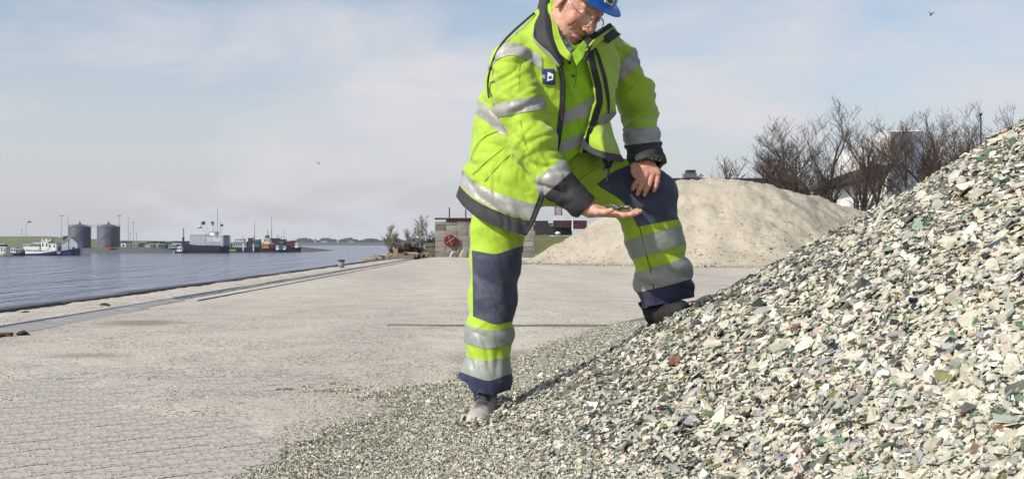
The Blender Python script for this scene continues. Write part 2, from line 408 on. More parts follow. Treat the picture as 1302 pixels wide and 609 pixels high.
def body_sdf(P):
    d = smin(cone(P, NB, W(692, 110, 4.31), .07, .15), cone(P, W(692, 110, 4.31), W(676, 208, 4.34), .14, .10), .05)
    d = smin(d, chain(P, [(NB, .05), (R_SH, .058), (R_EL, .043), (R_WR, .026)]), .03)
    d = smin(d, chain(P, [(NB, .05), (L_SH, .055), (L_EL, .040), (L_WR, .026)]), .03)
    d = smin(d, chain(P, [(W(652, 232, 4.28), .075), (W(630, 390, 4.26), .052), (W(618, 490, 4.25), .034), (W(618, 512, 4.255), .032)]), .03)
    d = smin(d, chain(P, [(W(695, 222, 4.40), .07), (W(818, 247, 4.42), .055), (W(847, 385, 4.45), .038), (W(846, 400, 4.45), .034)]), .03)
    nk = cone(P, hw(0, -.02, -.05), NB, .062, .07); d = smin(d, nk, .02)
    m = np.linalg.norm(P-HC, axis=1) < .30
    if m.any(): d[m] = smin(d[m], head_sdf(P[m]), .02)
    m = np.linalg.norm(P-W(775, 268, 4.05), axis=1) < .26
    if m.any(): d[m] = smin(d[m], hand_r(P[m]), .01)
    m = np.linalg.norm(P-W(822, 225, 4.27), axis=1) < .26
    if m.any(): d[m] = smin(d[m], hand_l(P[m]), .01)
    return d
V, F = surface_nets(body_sdf, (-.35, 3.85, .05), (.75, 4.75, 1.92), .0030)
fc = V[F].mean(1); q = (fc-HC) @ HM/HS; n3 = fbm(fc*40, 3)[:, None]
col = np.array([.56, .29, .205])*(1+.13*n3)
def blend(mask, c):
    global col
    mask = np.clip(mask, 0, 1)[:, None]; col = col*(1-mask)+np.array(c)*mask
inh = np.linalg.norm(fc-HC, axis=1) < .2
ax = np.abs(q[:, 0])
blend(inh*np.exp(-((ax-.045)**2+(q[:, 1]-.075)**2+(q[:, 2]+.03)**2)/.0007)*.55, (.56, .20, .14))
blend(inh*np.exp(-((ax)**2+(q[:, 1]-.118)**2+(q[:, 2]+.03)**2)/.0004)*.6, (.55, .20, .14))
blend(inh*(np.exp(-((q[:, 2]+.066)**2)/.00006))*(ax < .027)*(q[:, 1] > .08)*.75, (.36, .12, .095))
blend(inh*(np.exp(-((q[:, 2]-.026-.004*np.sin(ax*60))**2)/.00003))*(ax < .052)*(ax > .012)*(q[:, 1] > .055)*.7, (.42, .36, .31))
blend(inh*(sstep(-q[:, 2], .045, .075))*(q[:, 1] > .01)*.22, (.42, .36, .33))
ph = np.linalg.norm(fc-W(775, 268, 4.05), axis=1) < .2
blend(ph*.5, (.64, .37, .27))
lh = np.linalg.norm(fc-W(822, 225, 4.27), axis=1) < .15
blend(lh*.45, (.47, .22, .15))
person = link('person', npmesh('person', V, F, colors=col), m_skin)
tag(person, 'man in blue hard hat and lime jacket, one foot on the heap, palm held out', 'person')

# --- garments
def garment(fn, lo, hi, h, disp, it=1):
    V, F = surface_nets(fn, lo, hi, h); V = smooth_mesh(V, F, it); N = vnormals(V, F)
    V = V+N*disp(V)[:, None]; N = vnormals(V, F)
    return np.concatenate([V, N], 1), tri(F)
def piece(name, D, F, fields, m, off=0.0, parent=None, thick=0.0):
    for f in fields:
        if not len(F): break
        D, F = clip(D, F, f(D))
    if not len(F): print('EMPTY PIECE', name); return None
    o = link(name, npmesh(name, D[:, :3]+D[:, 3:]*off, F), m, parent)
    if thick:
        s = o.modifiers.new('thickness', 'SOLIDIFY'); s.thickness = thick; s.offset = -1
    return o
def sint(v, xs, ys, w=23):
    if len(xs) < 3: return np.interp(v, xs, ys)
    g = np.arange(min(xs)-30, max(xs)+30, 1.0); f = np.interp(g, xs, ys); f = np.convolve(np.pad(f, w//2, mode='edge'), np.hanning(w+2)[1:-1]/np.hanning(w+2).sum(), 'valid')
    return np.interp(v, g, f)
def above(xs, ys): return lambda D: (sint(PX(D)[0], xs, ys)-PX(D)[1])/300
def below(xs, ys): return lambda D: (PX(D)[1]-sint(PX(D)[0], xs, ys))/300
def leftof(ys, xs): return lambda D: (sint(PX(D)[1], ys, xs)-PX(D)[0])/300
def rightof(ys, xs): return lambda D: (PX(D)[0]-sint(PX(D)[1], ys, xs))/300
def front(Yc): return lambda D: Yc-D[:, 1]
def folds(P, axis, fa, fp, seed, sharp=1.0):
    axis = np.asarray(axis, float); axis = axis/np.linalg.norm(axis)
    w = vnoise(P*7+seed)*.035
    a = (P @ axis)+w
    q = (P-(P @ axis)[:, None]*axis)*fp+axis*a[:, None]*fa+seed
    n = fbm(q, 2); return np.abs(n)**sharp-.3

JT = [T(20, 680, 742, 4.26, .10), T(38, 668, 752, 4.26, .13), T(52, 648, 772, 4.27, .17), T(72, 632, 786, 4.28, .19), T(100, 617, 784, 4.29, .205), T(130, 613, 780, 4.30, .205),
      T(160, 602, 772, 4.31, .21), T(195, 594, 768, 4.32, .215), T(225, 587, 764, 4.33, .225), T(250, 582, 758, 4.33, .23), T(310, 583, 752, 4.33, .23)]
sleeveR = [ND(668, 62, 4.20, 22), ND(653, 84, 4.15, 26.5), ND(661, 132, 4.11, 27.5), ND(676, 184, 4.08, 25.5), ND(704, 226, 4.065, 21), ND(735, 256, 4.055, 15.5), ND(752, 268, 4.055, 14)]
sleeveL = [ND(767, 60, 4.38, 18), ND(789, 82, 4.44, 21.5), ND(806, 122, 4.50, 24.5), ND(813.5, 148, 4.49, 22.5), ND(817, 180, 4.40, 20.5), ND(821, 204, 4.345, 22), ND(824, 214, 4.30, 23)]
def d_torso(P): return loft(P, JT, 2.1)
def jk_sdf(P):
    d = smin(d_torso(P), chain(P, sleeveR, .03), .022); return smin(d, chain(P, sleeveL, .03), .018)
def jk_disp(P):
    dT, dR, dL = d_torso(P), chain(P, sleeveR, .03), chain(P, sleeveL, .03)
    wT = sstep(np.minimum(dR, dL)-dT, -.01, .03); wR = sstep(np.minimum(dT, dL)-dR, -.01, .02); wL = sstep(np.minimum(dT, dR)-dL, -.01, .02)
    px, py = PX(P)
    fT = .026*folds(P, (.75, .1, .65), 9, 2.6, 5.2)+.016*folds(P, (.35, .1, 1), 19, 5, 9.1)+.005*folds(P, (1, 0, .1), 34, 9, 4.1)
    low = sstep(py, 60, 130)
    eb = np.exp(-((py-190)/45)**2)
    fR = (.016+.018*eb)*folds(P, (.35, 0, 1), 14, 4.5, 1.7)+.012*folds(P, (-.5, 0, 1), 26, 7, 3.3)+.004*folds(P, (1, 0, .2), 30, 9, 6.3)
    fL = .026*folds(P, (.15, .2, 1), 15, 5, 8.4)+.010*folds(P, (-.5, 0, 1), 27, 7, 2.1)
    # sleeve cuffs stay smoother
    cu = 1-.6*sstep(px, 705, 735)*(px < 765)
    return wT*fT*(.35+.65*low)+wR*fR*cu+wL*fL+.0012*vnoise(P*55)
JD, JF = garment(jk_sdf, (-.35, 3.85, .65), (.72, 4.85, 1.85), .0062, jk_disp)
OL_y, OL_x = [-20, 30, 60, 75, 100, 130, 160, 190, 215, 250, 280, 300], [690, 694, 702, 711, 718, 718, 715, 710, 703, 691, 680, 668]
OR_y, OR_x = [0, 55, 80, 110, 130, 155, 175, 200], [744, 744, 748, 756, 758, 750, 744, 738]
hf_x, hf_y = [570, 578, 590, 603, 625, 645, 668, 700, 724, 734, 800], [238, 247, 263, 274, 286, 293, 300, 304, 306, 196, 186]
hb_x, hb_y = [570, 578, 640, 665, 700, 745, 800], [238, 247, 258, 258, 232, 190, 186]
def isTorso(D): return np.minimum(chain(D[:, :3], sleeveR, .03), chain(D[:, :3], sleeveL, .03))-d_torso(D[:, :3])
def isR(D): return np.minimum(d_torso(D[:, :3]), chain(D[:, :3], sleeveL, .03))-chain(D[:, :3], sleeveR, .03)
def isL(D): return np.minimum(d_torso(D[:, :3]), chain(D[:, :3], sleeveR, .03))-chain(D[:, :3], sleeveL, .03)
def keep_open(D):
    px, py = PX(D); inside = np.minimum(px-np.interp(py, OL_y, OL_x), np.interp(py, OR_y, OR_x)-px)/300
    fr = 4.27-D[:, 1]; op = np.minimum(inside, fr)
    return np.maximum(-op, isR(D)*3)
def keep_open2(D):
    px, py = PX(D); inside = np.minimum(px-np.interp(py, OL_y, OL_x), np.interp(py, OR_y, OR_x)-px)/300
    op = np.minimum(inside, 4.27-D[:, 1]); return np.maximum(-op, np.maximum(isR(D), isL(D))*3)
def keep_hem(D):
    px, py = PX(D); f = (sint(px, hf_x, hf_y, 7)-py)/300; b = (np.interp(px, hb_x, hb_y)-py)/300
    t = sstep(4.33-D[:, 1], -.02, .02); s = f*t+b*(1-t); return np.maximum(s, np.maximum(isR(D), isL(D))*3)
# cuff end planes
RC = W(744, 266, 4.055); RCn = (W(704, 226, 4.065)-W(752, 270, 4.055)); RCn /= np.linalg.norm(RCn)
def keep_rc(D): return np.maximum((D[:, :3]-RC) @ RCn, .3*(-isR(D))-.001)
LC = W(821, 210, 4.32); LCn = np.array([-.12, .25, 1.0]); LCn /= np.linalg.norm(LCn)
def keep_lc(D): return np.maximum((D[:, :3]-LC) @ LCn, .3*(-isL(D))-.001)
def keep_neck(D):
    px, py = PX(D); ins = np.minimum(np.minimum(px-697, 800-px), np.interp(px, [697, 712, 735, 748, 765, 795], [10, 66, 70, 62, 48, 34])-py)/300
    return -np.minimum(ins, 4.36-D[:, 1])
for f in (keep_open2, keep_hem, keep_rc, keep_lc, keep_neck): JD, JF = clip(JD, JF, f(JD))
jacket = piece('jacket', JD, JF, [], m_lime, parent=person, thick=0.011)
# reflective tape, hem and cuffs
def sh(c, dy): return [v+dy for v in c]
piece('hem_panel', JD, JF, [isTorso, below(hf_x[:8], sh(hf_y[:8], -20)), front(4.40), leftof(OL_y, sh(OL_x, 2))], m_black, .003, jacket)
piece('reflective_band', JD, JF, [isTorso, below(hf_x[:8], sh(hf_y[:8], -43)), above(hf_x[:8], sh(hf_y[:8], -22)), front(4.40), leftof(OL_y, sh(OL_x, -4))], m_tape, .0025, jacket)
piece('reflective_band', JD, JF, [isTorso, below([600, 612, 640, 720, 775], [122, 130, 152, 166, 142]), above([600, 612, 640, 720, 775], [141, 150, 173, 187, 163])], m_tape, .0025, jacket)
piece('reflective_band', JD, JF, [below([622, 629, 639, 653, 669, 689], [88, 72, 56, 55, 60, 73]), above([622, 630, 649, 663, 688], [92, 76, 70, 73, 88]), front(4.30), leftof([0, 200], [689, 689])], m_tape, .0025, jacket)
piece('reflective_band', JD, JF, [isR, below([620, 691], [133, 122]), above([620, 691], [151, 139])], m_tape, .0025, jacket)
piece('reflective_band', JD, JF, [isR, below([670, 683, 712, 730], [238, 227, 204, 188]), above([670, 695, 723, 760], [272, 247, 222, 190])], m_tape, .0025, jacket)
piece('cuff', JD, JF, [isR, below([670, 695, 723, 760], [270, 246, 221, 189])], m_char, .004, jacket, thick=.018)
piece('reflective_band', JD, JF, [isL, below([770, 781, 801, 815], [101, 92, 68, 52]), above([770, 783, 813, 830], [124, 112, 80, 62])], m_tape, .0025, jacket)
piece('reflective_band', JD, JF, [isL, below([780, 795, 836, 850], [165, 164, 162, 162]), above([780, 798, 836, 850], [188, 187, 183, 182])], m_tape, .0025, jacket)
piece('cuff', JD, JF, [isL, below([780, 798, 836, 850], [186.5, 185.5, 181.5, 180.5])], m_char, .004, jacket, thick=.018)
# black front facings beside the opening
def frontT(D): return np.minimum(isTorso(D)*1.0, 4.30-D[:, 1])
piece('zip_facing', JD, JF, [frontT, rightof(OL_y, sh(OL_x, -6.5)), leftof(OL_y, OL_x)], m_black, .004, jacket)
piece('zip_facing', JD, JF, [frontT, rightof(OR_y, OR_x), leftof(OR_y, sh(OR_x, 8.5)), above([0, 900], [200, 200])], m_black, .004, jacket)
piece('zip_facing', JD, JF, [frontT, rightof([55, 70, 100, 130, 145], [752, 757, 766, 771.5, 772]), leftof([55, 70, 100, 130, 145], [755, 761.5, 771, 775, 774]), below([0, 900], [62, 62]), above([0, 900], [144, 144])], m_black, .004, jacket)
# find the point of a surface seen at a photo position
def surf(D, px, py, off=.002, rad=5):
    x, y = PX(D); m = np.where((np.abs(x-px) < rad) & (np.abs(y-py) < rad))[0]
    if not len(m):
        m = np.array([np.argmin((x-px)**2+(y-py)**2)])
    d2 = (x[m]-px)**2+(y[m]-py)**2+((D[m, 1]-D[m, 1].min())*400)**2*.3
    k = m[np.argsort(d2)[:9]]; Y = D[k, 1].mean(); n = D[k, 3:].mean(0); n /= np.linalg.norm(n)+1e-9
    return W(px, py, Y-off*0)+n*off
def resamp(p, n):
    p = np.asarray(p, float); s = np.r_[0, np.cumsum(np.linalg.norm(np.diff(p, axis=0), axis=1))]; t = np.linspace(0, s[-1], n)
    q = np.stack([np.interp(t, s, p[:, k]) for k in range(p.shape[1])], 1)
    for _ in range(2):
        r = q.copy(); r[1:-1] = (q[:-2]+2*q[1:-1]+q[2:])/4; q = r
    return q
def seam(name, D, pts, r, m, parent, off=.001, n=24):
    P = [surf(D, *p, off=off) for p in resamp(pts, n)]; P = resamp(P, n)
    return MB().tube(P, r, 6).build(name, m, parent, smooth=True)
TDm = JD[(isTorso(JD) > 0) & (JD[:, 1] < 4.32)]; RDm = JD[isR(JD) > 0]
seam('zip', TDm, [(704, 64), (712, 80), (717, 100), (717, 130), (714, 160), (709, 192), (703, 214)], .0055, m_black, jacket)
seam('zip', TDm, [(696, 238), (690, 252), (679, 280), (668, 298)], .0055, m_black, jacket)
seam('piping', JD, [(680, 17), (662, 32), (645, 48), (634, 60), (626, 78), (622, 95), (619, 110), (622, 124)], .0042, m_black, jacket)
for pts in ([(598, 205), (602, 192), (609, 179), (622, 170), (634, 167)], [(601, 222), (617, 207), (641, 188)], [(616, 231), (632, 213), (650, 195)],
            [(690, 75), (691, 88)]):
    seam('stitching', TDm, pts, .0016, m_seam, jacket, off=.0003, n=18)
for pts in ([(662, 76), (660, 92), (661, 118)], [(661, 152), (668, 185), (684, 214)]): seam('stitching', RDm, pts, .0012, m_seam, jacket, off=.0)
# badge on the chest
def quadpatch(name, D, c, m, parent, off, thick, n=6):
    V = []; 
    P0 = [surf(D, *p, off=off, rad=6) for p in c]
    for i in range(n+1):
        for j in range(n+1):
            u, v = i/n, j/n
            V.append(P0[0]*(1-u)*(1-v)+P0[1]*u*(1-v)+P0[2]*u*v+P0[3]*(1-u)*v)
    F = [[i*(n+1)+j, (i+1)*(n+1)+j, (i+1)*(n+1)+j+1, i*(n+1)+j+1] for i in range(n) for j in range(n)]
    o = link(name, npmesh(name, np.array(V), np.array(F)), m, parent); s = o.modifiers.new('t', 'SOLIDIFY'); s.thickness = thick; s.offset = 0
    return o, P0
bc = [(688.5, 88), (705, 88.5), (705.5, 108), (689.5, 107)]
badge, bp = quadpatch('chest_badge', JD, bc, m_patch, jacket, .008, .004)
bn = np.cross(bp[1]-bp[0], bp[3]-bp[0]); bn /= np.linalg.norm(bn); bn = bn if bn[1] < 0 else -bn
def onb(px, py, off=.004):
    u = (px-688.5)/16.5; v = (py-88)/19.5; return bp[0]*(1-u)*(1-v)+bp[1]*u*(1-v)+bp[2]*u*v+bp[3]*(1-u)*v+bn*off
mb = MB(); mb.prism([onb(*p) for p in ((696.4, 92.0), (703.2, 95.0), (702.6, 101.8), (694.6, 104.0))], bn*.0006); mb.build('badge_mark', m_white, badge)
mb = MB(); mb.prism([onb(*p, .0052) for p in ((696.6, 100.8), (697.8, 96.6), (699.0, 98.6), (700.3, 96.2), (701.6, 100.6), (699.6, 99.9), (698.6, 101.0))], bn*.0004); mb.build('badge_mark', m_patch, badge)
mb = MB(); mb.tube([onb(690.9+1.7*math.cos(a), 98.4+2.2*math.sin(a)) for a in np.linspace(.5, 5.9, 14)]+[onb(692.4, 98.2), onb(689.5, 98.2)], .0011, 5); mb.build('badge_letter', m_white, badge)

# loose lower left front of the jacket, draped on the thigh
def sheet(name, rows, m, parent, n=18, thick=.004, disp=0, seed=0, rx=24):
    R = [resamp([W(*p) for p in r], rx) for r in rows]; R = np.array(R)
    k = np.linspace(0, len(rows)-1, n); lo = np.clip(np.floor(k).astype(int), 0, len(rows)-2); t = (k-lo)[:, None, None]; G = R[lo]*(1-t)+R[lo+1]*t
    for _ in range(3): G[1:-1] = (G[:-2]+2*G[1:-1]+G[2:])/4
    V = G.reshape(-1, 3)
    if disp: V = V+np.array([0, -1, 0])*(disp*fbm(V*18+seed, 2))[:, None]
    F = np.array([[i*rx+j, i*rx+j+1, (i+1)*rx+j+1, (i+1)*rx+j] for i in range(n-1) for j in range(rx-1)])
    o = link(name, npmesh(name, V, F), m, parent); s = o.modifiers.new('t', 'SOLIDIFY'); s.thickness = thick; s.offset = 0
    return o
sheet('front_flap', [[(752, 160, 4.18), (762, 158, 4.18), (776, 156, 4.25)], [(750, 172, 4.15), (764, 170, 4.12), (780, 174, 4.24)],
                     [(749, 182, 4.13), (766, 184, 4.09), (786, 188, 4.24)], [(752, 189, 4.13), (770, 196, 4.09), (790, 201, 4.25)]], m_lime, jacket, disp=.006)
sheet('flap_hem', [[(742, 176, 4.15), (746, 182, 4.13), (752, 188, 4.12), (770, 194, 4.08), (789, 198, 4.24)],
                   [(739, 185, 4.16), (744, 191, 4.13), (752, 196, 4.11), (770, 203, 4.075), (792, 206, 4.24)]], m_black, jacket, thick=.009, disp=.003)
# stand-up collar, both sides
sheet('collar', [[(700, -14, 4.30), (703, 10, 4.20), (706, 35, 4.12), (712, 62, 4.07), (717, 84, 4.06)],
                 [(694, -16, 4.26), (693, 10, 4.15), (693, 35, 4.09), (702, 64, 4.05), (714, 84, 4.055)],
                 [(690, -14, 4.30), (684, 12, 4.22), (679, 38, 4.13), (684, 56, 4.09), (711, 80, 4.06)]], m_black, jacket, thick=.007, disp=.003)
sheet('collar_edge', [[(679, 36, 4.12), (677, 48, 4.10), (686, 58, 4.08), (700, 68, 4.06), (712, 84, 4.05)],
                      [(678, 42, 4.125), (679, 52, 4.105), (688, 62, 4.085), (699, 72, 4.065), (711, 86, 4.055)]], m_tape2, jacket, thick=.006)
sheet('collar', [[(740, 68, 4.10), (742, 54, 4.09), (756, 42, 4.14), (775, 30, 4.22)], [(746, 78, 4.10), (751, 60, 4.08), (764, 47, 4.13), (779, 35, 4.24)]], m_black, jacket, thick=.01)
sheet('collar_lining', [[(744, 66, 4.085), (754, 52, 4.08), (765, 44, 4.13), (780, 34, 4.22)], [(752, 64, 4.10), (759, 56, 4.11), (768, 50, 4.14), (784, 40, 4.23)]], m_lime, jacket, thick=.006)
sheet('hook_strap', [[(766, 48, 4.135), (779, 37.5, 4.20)], [(774, 55, 4.14), (789, 45, 4.22)]], m_black, jacket, thick=.008, n=6, rx=6)
# inner shirt
ST = [(z, cx, cy-.0, wx-.022, wy-.028) for (z, cx, cy, wx, wy) in JT]
def shirt_sdf(P):
    d = loft(P, [r for r in ST if r[0] > zr(205)]+[T(232, 620, 748, 4.33, .17)], 2.1)
    return smin(d, cone(P, W(716, 60, 4.2), hw(0, -.035, -.11), .085, .076), .02)
def shirt_disp(P): return .020*folds(P, (.8, 0, .35), 13, 3.5, 4.4)+.007*folds(P, (0, 0, 1), 20, 8, 2.4)
SD, SF = garment(shirt_sdf, (-.3, 3.9, .85), (.5, 4.7, 1.80), .0065, shirt_disp)
SD, SF = clip(SD, SF, above([600, 717, 739, 800], [225, 210, 191, 188])(SD))
SD, SF = clip(SD, SF, below([690, 705, 716, 728, 742, 760], [-30, 0, 38, 62, 52, 30])(SD))
shirt = piece('shirt', SD, SF, [], m_shirt, parent=person, thick=.004)
piece('reflective_band', SD, SF, [below([700, 718, 755], [151, 142, 122]), above([700, 718, 755], [167, 158, 146]), front(4.3)], m_tape, .002, shirt)
piece('reflective_band', SD, SF, [below([700, 715, 746, 760], [186, 179, 167, 160]), above([700, 711, 741, 760], [200, 196, 184, 176]), front(4.3)], m_tape, .002, shirt)
sheet('collar', [[(703, -8, 4.20), (706, 18, 4.14), (711, 45, 4.08), (720, 62, 4.05), (727, 70, 4.04)], [(699, -8, 4.20), (701, 22, 4.12), (704, 48, 4.07), (712, 70, 4.045), (724, 78, 4.035)]], m_lime, shirt, thick=.005)
sheet('collar', [[(728, 68, 4.04), (735, 60, 4.05), (742, 52, 4.07)], [(733, 84, 4.04), (741, 74, 4.045), (746, 58, 4.07)]], m_shirt, shirt, thick=.005)
sheet('inner_collar', [[(709, 36, 4.10), (716, 50, 4.075), (728, 60, 4.06)], [(712, 56, 4.075), (720, 66, 4.055), (730, 72, 4.05)]], m_plaid, shirt, thick=.005)
for p in ((724, 80), (728.5, 97)):
    c = surf(SD, *p, off=.003); MB().lathe([(0, 0), (.0055, 0), (.005, .003), (0, .003)], n=10).build('button', m_black, shirt).matrix_world = Matrix.Translation(c) @ Matrix.Rotation(math.radians(90), 4, 'X')
seam('placket', SD, [(731, 74), (733, 92), (731, 108), (729, 112)], .0016, m_seam, shirt)
# trousers
pel = lambda P: smin(ell(P, W(655, 226, 4.33), (.155, .15, .135)), ell(P, W(708, 210, 4.34), (.13, .14, .10)), .03)
legR = [ND(646, 248, 4.29, 44), ND(633, 292, 4.27, 33), ND(630, 330, 4.265, 30.5), ND(627, 375, 4.26, 28), ND(622, 425, 4.25, 28.5), ND(618, 475, 4.235, 28.5), ND(617, 508, 4.23, 28.5)]
legL = [ND(690, 226, 4.37, 36), ND(745, 229, 4.385, 36), ND(793, 241, 4.40, 35.5), ND(821, 249, 4.405, 37), ND(827, 278, 4.41, 33.5), ND(834, 312, 4.425, 33), ND(844, 352, 4.44, 33.5), ND(851, 396, 4.45, 34)]
def chainR(P): return chain(P, legR, .03)
def chainL(P): return chain(P, legL, .03)
def tr_sdf(P): return smin(smin(pel(P), chainR(P), .025), chainL(P), .02)
def tr_disp(P):
    px, py = PX(P); r = sstep(chainL(P)-chainR(P), 0, .02)
    fR = .016*folds(P, (.45, 0, 1), 13, 4, 6.1)*(.55+.45*sstep(py, 330, 500))+.007*folds(P, (1, 0, .3), 22, 5, 7)
    hip = sstep(-px, -800, -730)
    fL = .023*folds(P, (.3, 0, 1), 14, 4, 2.9)*(1-hip)+.020*folds(P, (-.35, 0, 1), 15, 2.5, 3.7)*hip
    return r*fR+(1-r)*fL+.001*vnoise(P*60)
TD, TF = garment(tr_sdf, (-.32, 3.95, .10), (.80, 4.72, 1.20), .0062, tr_disp)
def isTR(D): return chainL(D[:, :3])-chainR(D[:, :3])
def isTL(D): return chainR(D[:, :3])-chainL(D[:, :3])
def hemR(D):
    px, py = PX(D); return np.maximum((np.interp(px, [570, 586, 594, 602, 625, 645, 660], [482, 482, 487, 500, 503, 496, 492])-py)/300, -isTR(D))
def hemL(D):
    px, py = PX(D); return np.maximum((np.interp(px, [800, 817, 886, 900], [393, 391, 377, 375])-py)/300, -isTL(D))
for f in (hemR, hemL): TD, TF = clip(TD, TF, f(TD))
trousers = piece('trousers', TD, TF, [], m_lime, parent=person, thick=.006)
xw = [560, 595, 629, 662, 700]
def slab(name, D, F, sel, top, bot, m, off=.0025):
    return piece(name, D, F, [sel, below(*top), above(*bot)], m, off, trousers)
fR4 = front(4.33)
piece('knee_panel', TD, TF, [isTR, fR4, below([600, 629, 662], [318, 324, 313]), above([595, 602, 629, 653], [399, 402, 413, 408]), rightof([300, 330, 400, 420], [599, 601, 602, 601])], m_navyk, .002, trousers)
slab('reflective_band', TD, TF, isTR, ([585, 600, 622, 652], [409, 415, 421, 416]), ([585, 600, 619, 651], [434, 439, 444, 438]), m_tape2)
slab('reflective_band', TD, TF, isTR, ([585, 600, 615, 648], [449, 455, 459, 454]), ([585, 600, 622, 647], [472, 478, 485, 475]), m_tape2)
slab('hem_panel', TD, TF, isTR, ([585, 600, 622, 647], [470.5, 476.5, 483.5, 473.5]), ([0, 1000], [600, 600]), m_navy, .0015)
piece('knee_panel', TD, TF, [isTL, front(4.46), below([745, 757, 780, 806, 860], [246, 236, 218, 208, 200]), rightof([200, 236, 247, 261, 290], [757, 757, 780, 797, 812]), above([790, 813, 858], [291, 288, 279])], m_navyk, .002, trousers)
slab('reflective_band', TD, TF, isTL, ([797, 862], [306, 287]), ([807, 869], [329, 311]), m_tape2)
slab('reflective_band', TD, TF, isTL, ([811, 871], [346, 328]), ([816, 878], [371, 355]), m_tape2)
slab('hem_panel', TD, TF, isTL, ([816, 878], [369.5, 353.5]), ([0, 1000], [600, 600]), m_navy, .0015)
seam('stitching', TD, [(813, 288), (820, 318), (828, 345), (834, 385)], .0016, m_black, trousers)
seam('stitching', TD, [(689, 246), (715, 240), (740, 226), (757, 214), (790, 205)], .0014, m_seam, trousers)
# clip and cord hanging at the waist
mb = MB()
for a, b in (((768, 203), (772, 214)), ((772, 206), (766, 216)), ((778, 205), (772, 216)), ((771, 214), (773, 232))):
    mb.tube([W(*a, 4.16), W((a[0]+b[0])/2+1, (a[1]+b[1])/2, 4.15), W(*b, 4.17)], [.008, .007, .005], 6)
mb.build('key_clip', m_black, trousers, smooth=True)

# --- boots
def boot(name, heel, d, up, style, sh=.185):
    d = np.asarray(d, float); d /= np.linalg.norm(d); up = np.asarray(up, float); s = np.cross(d, up); s /= np.linalg.norm(s); up = np.cross(s, d)
    M = np.stack([s, d, up], 1)
    def fn(P):
        q = (P-heel) @ M
        r = ell(q, (0, .215, .040), (.048, .070, .040)); r = smin(r, ell(q, (0, .12, .050), (.044, .11, .050)), .02)
        r = smin(r, ell(q, (0, .035, .050), (.038, .05, .055)), .02)
        r = smin(r, cone(q, (0, .045, .06), (0, .035, .17), .042, .050), .02)
        r = smax(r, .018-q[:, 2], .004); r = smax(r, q[:, 2]-sh, .006)
        return smax(r, -cone(q, (0, .035, .14), (0, .03, .22), .040, .042), .004)+.0035*np.abs(vnoise(q*np.array([18, 45, 30])+5))+.0012*np.sin(q[:, 1]*260+q[:, 2]*200+4*vnoise(q*14))*(q[:, 2] < .085)
    ext = np.array([[x, y, z] for x in (-.07, .07) for y in (-.05, .32) for z in (-.01, .21)]) @ M.T+heel
    V, F = surface_nets(fn, ext.min(0)-.01, ext.max(0)+.01, .0045)
    fc = (V[F].mean(1)-heel) @ M
    if style == 'dusty':
        t = sstep(fc[:, 2]+.02*vnoise(V[F].mean(1)*30), .075, .105)[:, None]
        c = np.array([.40, .365, .32])*(1-t)+np.array([.06, .055, .055])*t
        o = link(name, npmesh(name, V, F, colors=c), m_bootl, person)
    else: o = link(name, npmesh(name, V, F), m_bootk, person)
    def sole(P):
        q = (P-heel) @ M
        e = smin(ell(q*np.array([1, 1, .001]), (0, .20, 0), (.052, .088, 1)), ell(q*np.array([1, 1, .001]), (0, .06, 0), (.041, .075, 1)), .02)
        r = smax(e, np.abs(q[:, 2]-.012)-.013, .005)
        tread = (np.abs(((q[:, 1]*38) % 1)-.5) < .22)*(q[:, 2] < .008)*.004
        return r+tread
    V, F = surface_nets(sole, ext.min(0)-.01, ext.max(0)+.01, .005); link('sole', npmesh('sole', V, F), m_sole, o)
    mb = MB()
    def wl(x, y, z): return heel+M @ np.array([x, y, z])
    for k in range(5):
        y0 = .165-.022*k; z0 = .086+.017*k
        a = 1 if k % 2 else -1
        mb.tube([wl(-.028, y0, z0-.008), wl(-.008*a, y0+.004, z0+.006), wl(.010, y0-.003, z0+.007), wl(.028, y0, z0-.008)], .0042, 6)
    mb.tube([wl(0, .08, .155), wl(.02, .105, .145), wl(.033, .11, .12), wl(.03, .10, .10)], .0028, 6)
    mb.tube([wl(0, .08, .155), wl(-.022, .105, .15), wl(-.036, .105, .125)], .0028, 6)
    mb.build('lace', m_navy if style == 'dusty' else m_char, o, smooth=True)
    return o
b1 = boot('boot', W(619, 520, 4.27)-np.array([0, 0, .036]), (-.10, -1, -.05), (0, .02, 1), 'dusty')
b1['label'] = 'dusty pale grey boot'
b2 = boot('boot', W(836, 418, 4.53), (.30, -.93, .22), (-.35, -.15, 1), 'black', .13); b2['label'] = 'black boot'
# --- hard hat
HC2 = (0, .004, .060)
HH = HC+np.array([-.026, 0, .015])
def hat(P):
    q = (P-HH) @ HM/HS
    d = ell(q, HC2, (.120, .140, .108)); d = smax(d, HC2[2]-.004-q[:, 2], .004)
    rid = smin(d, cone(q, (0, -.08, .142), (0, .08, .148), .022, .022), .012)
    br = ell(q, (0, .028, .066), (.130, .158, .0085))+0*d
    br = smax(br, -ell(q, (0, .0, .045), (.104, .118, .05)), .004)
    d = smin(rid, br, .006)
    d = smax(d, -ell(q, (0, 0, .052), (.113, .132, .102)), .003)
    return d*HS
ext = HC
V, F = surface_nets(hat, HC-.26, HC+.26, .0042); V = smooth_mesh(V, F, 2)
helmet = link('hard_hat', npmesh('hard_hat', V, F), m_helmet, person)
def hbox(mb, c, hx, hz, d):
    x, y, z = c; o_ = HH-HC; mb.prism([o_+hw(x-hx, y, z-hz), o_+hw(x+hx, y, z-hz), o_+hw(x+hx, y-.012, z+hz), o_+hw(x-hx, y-.012, z+hz)], HF*d)
mb = MB(); hbox(mb, (0, .146, .100), .020, .013, .003); mb.build('badge', m_white, helmet)
mb = MB(); hbox(mb, (0, .1485, .100), .013, .0075, .003); mb.build('badge_mark', mat('dark_print', (.06, .05, .03), rough=.6), helmet)
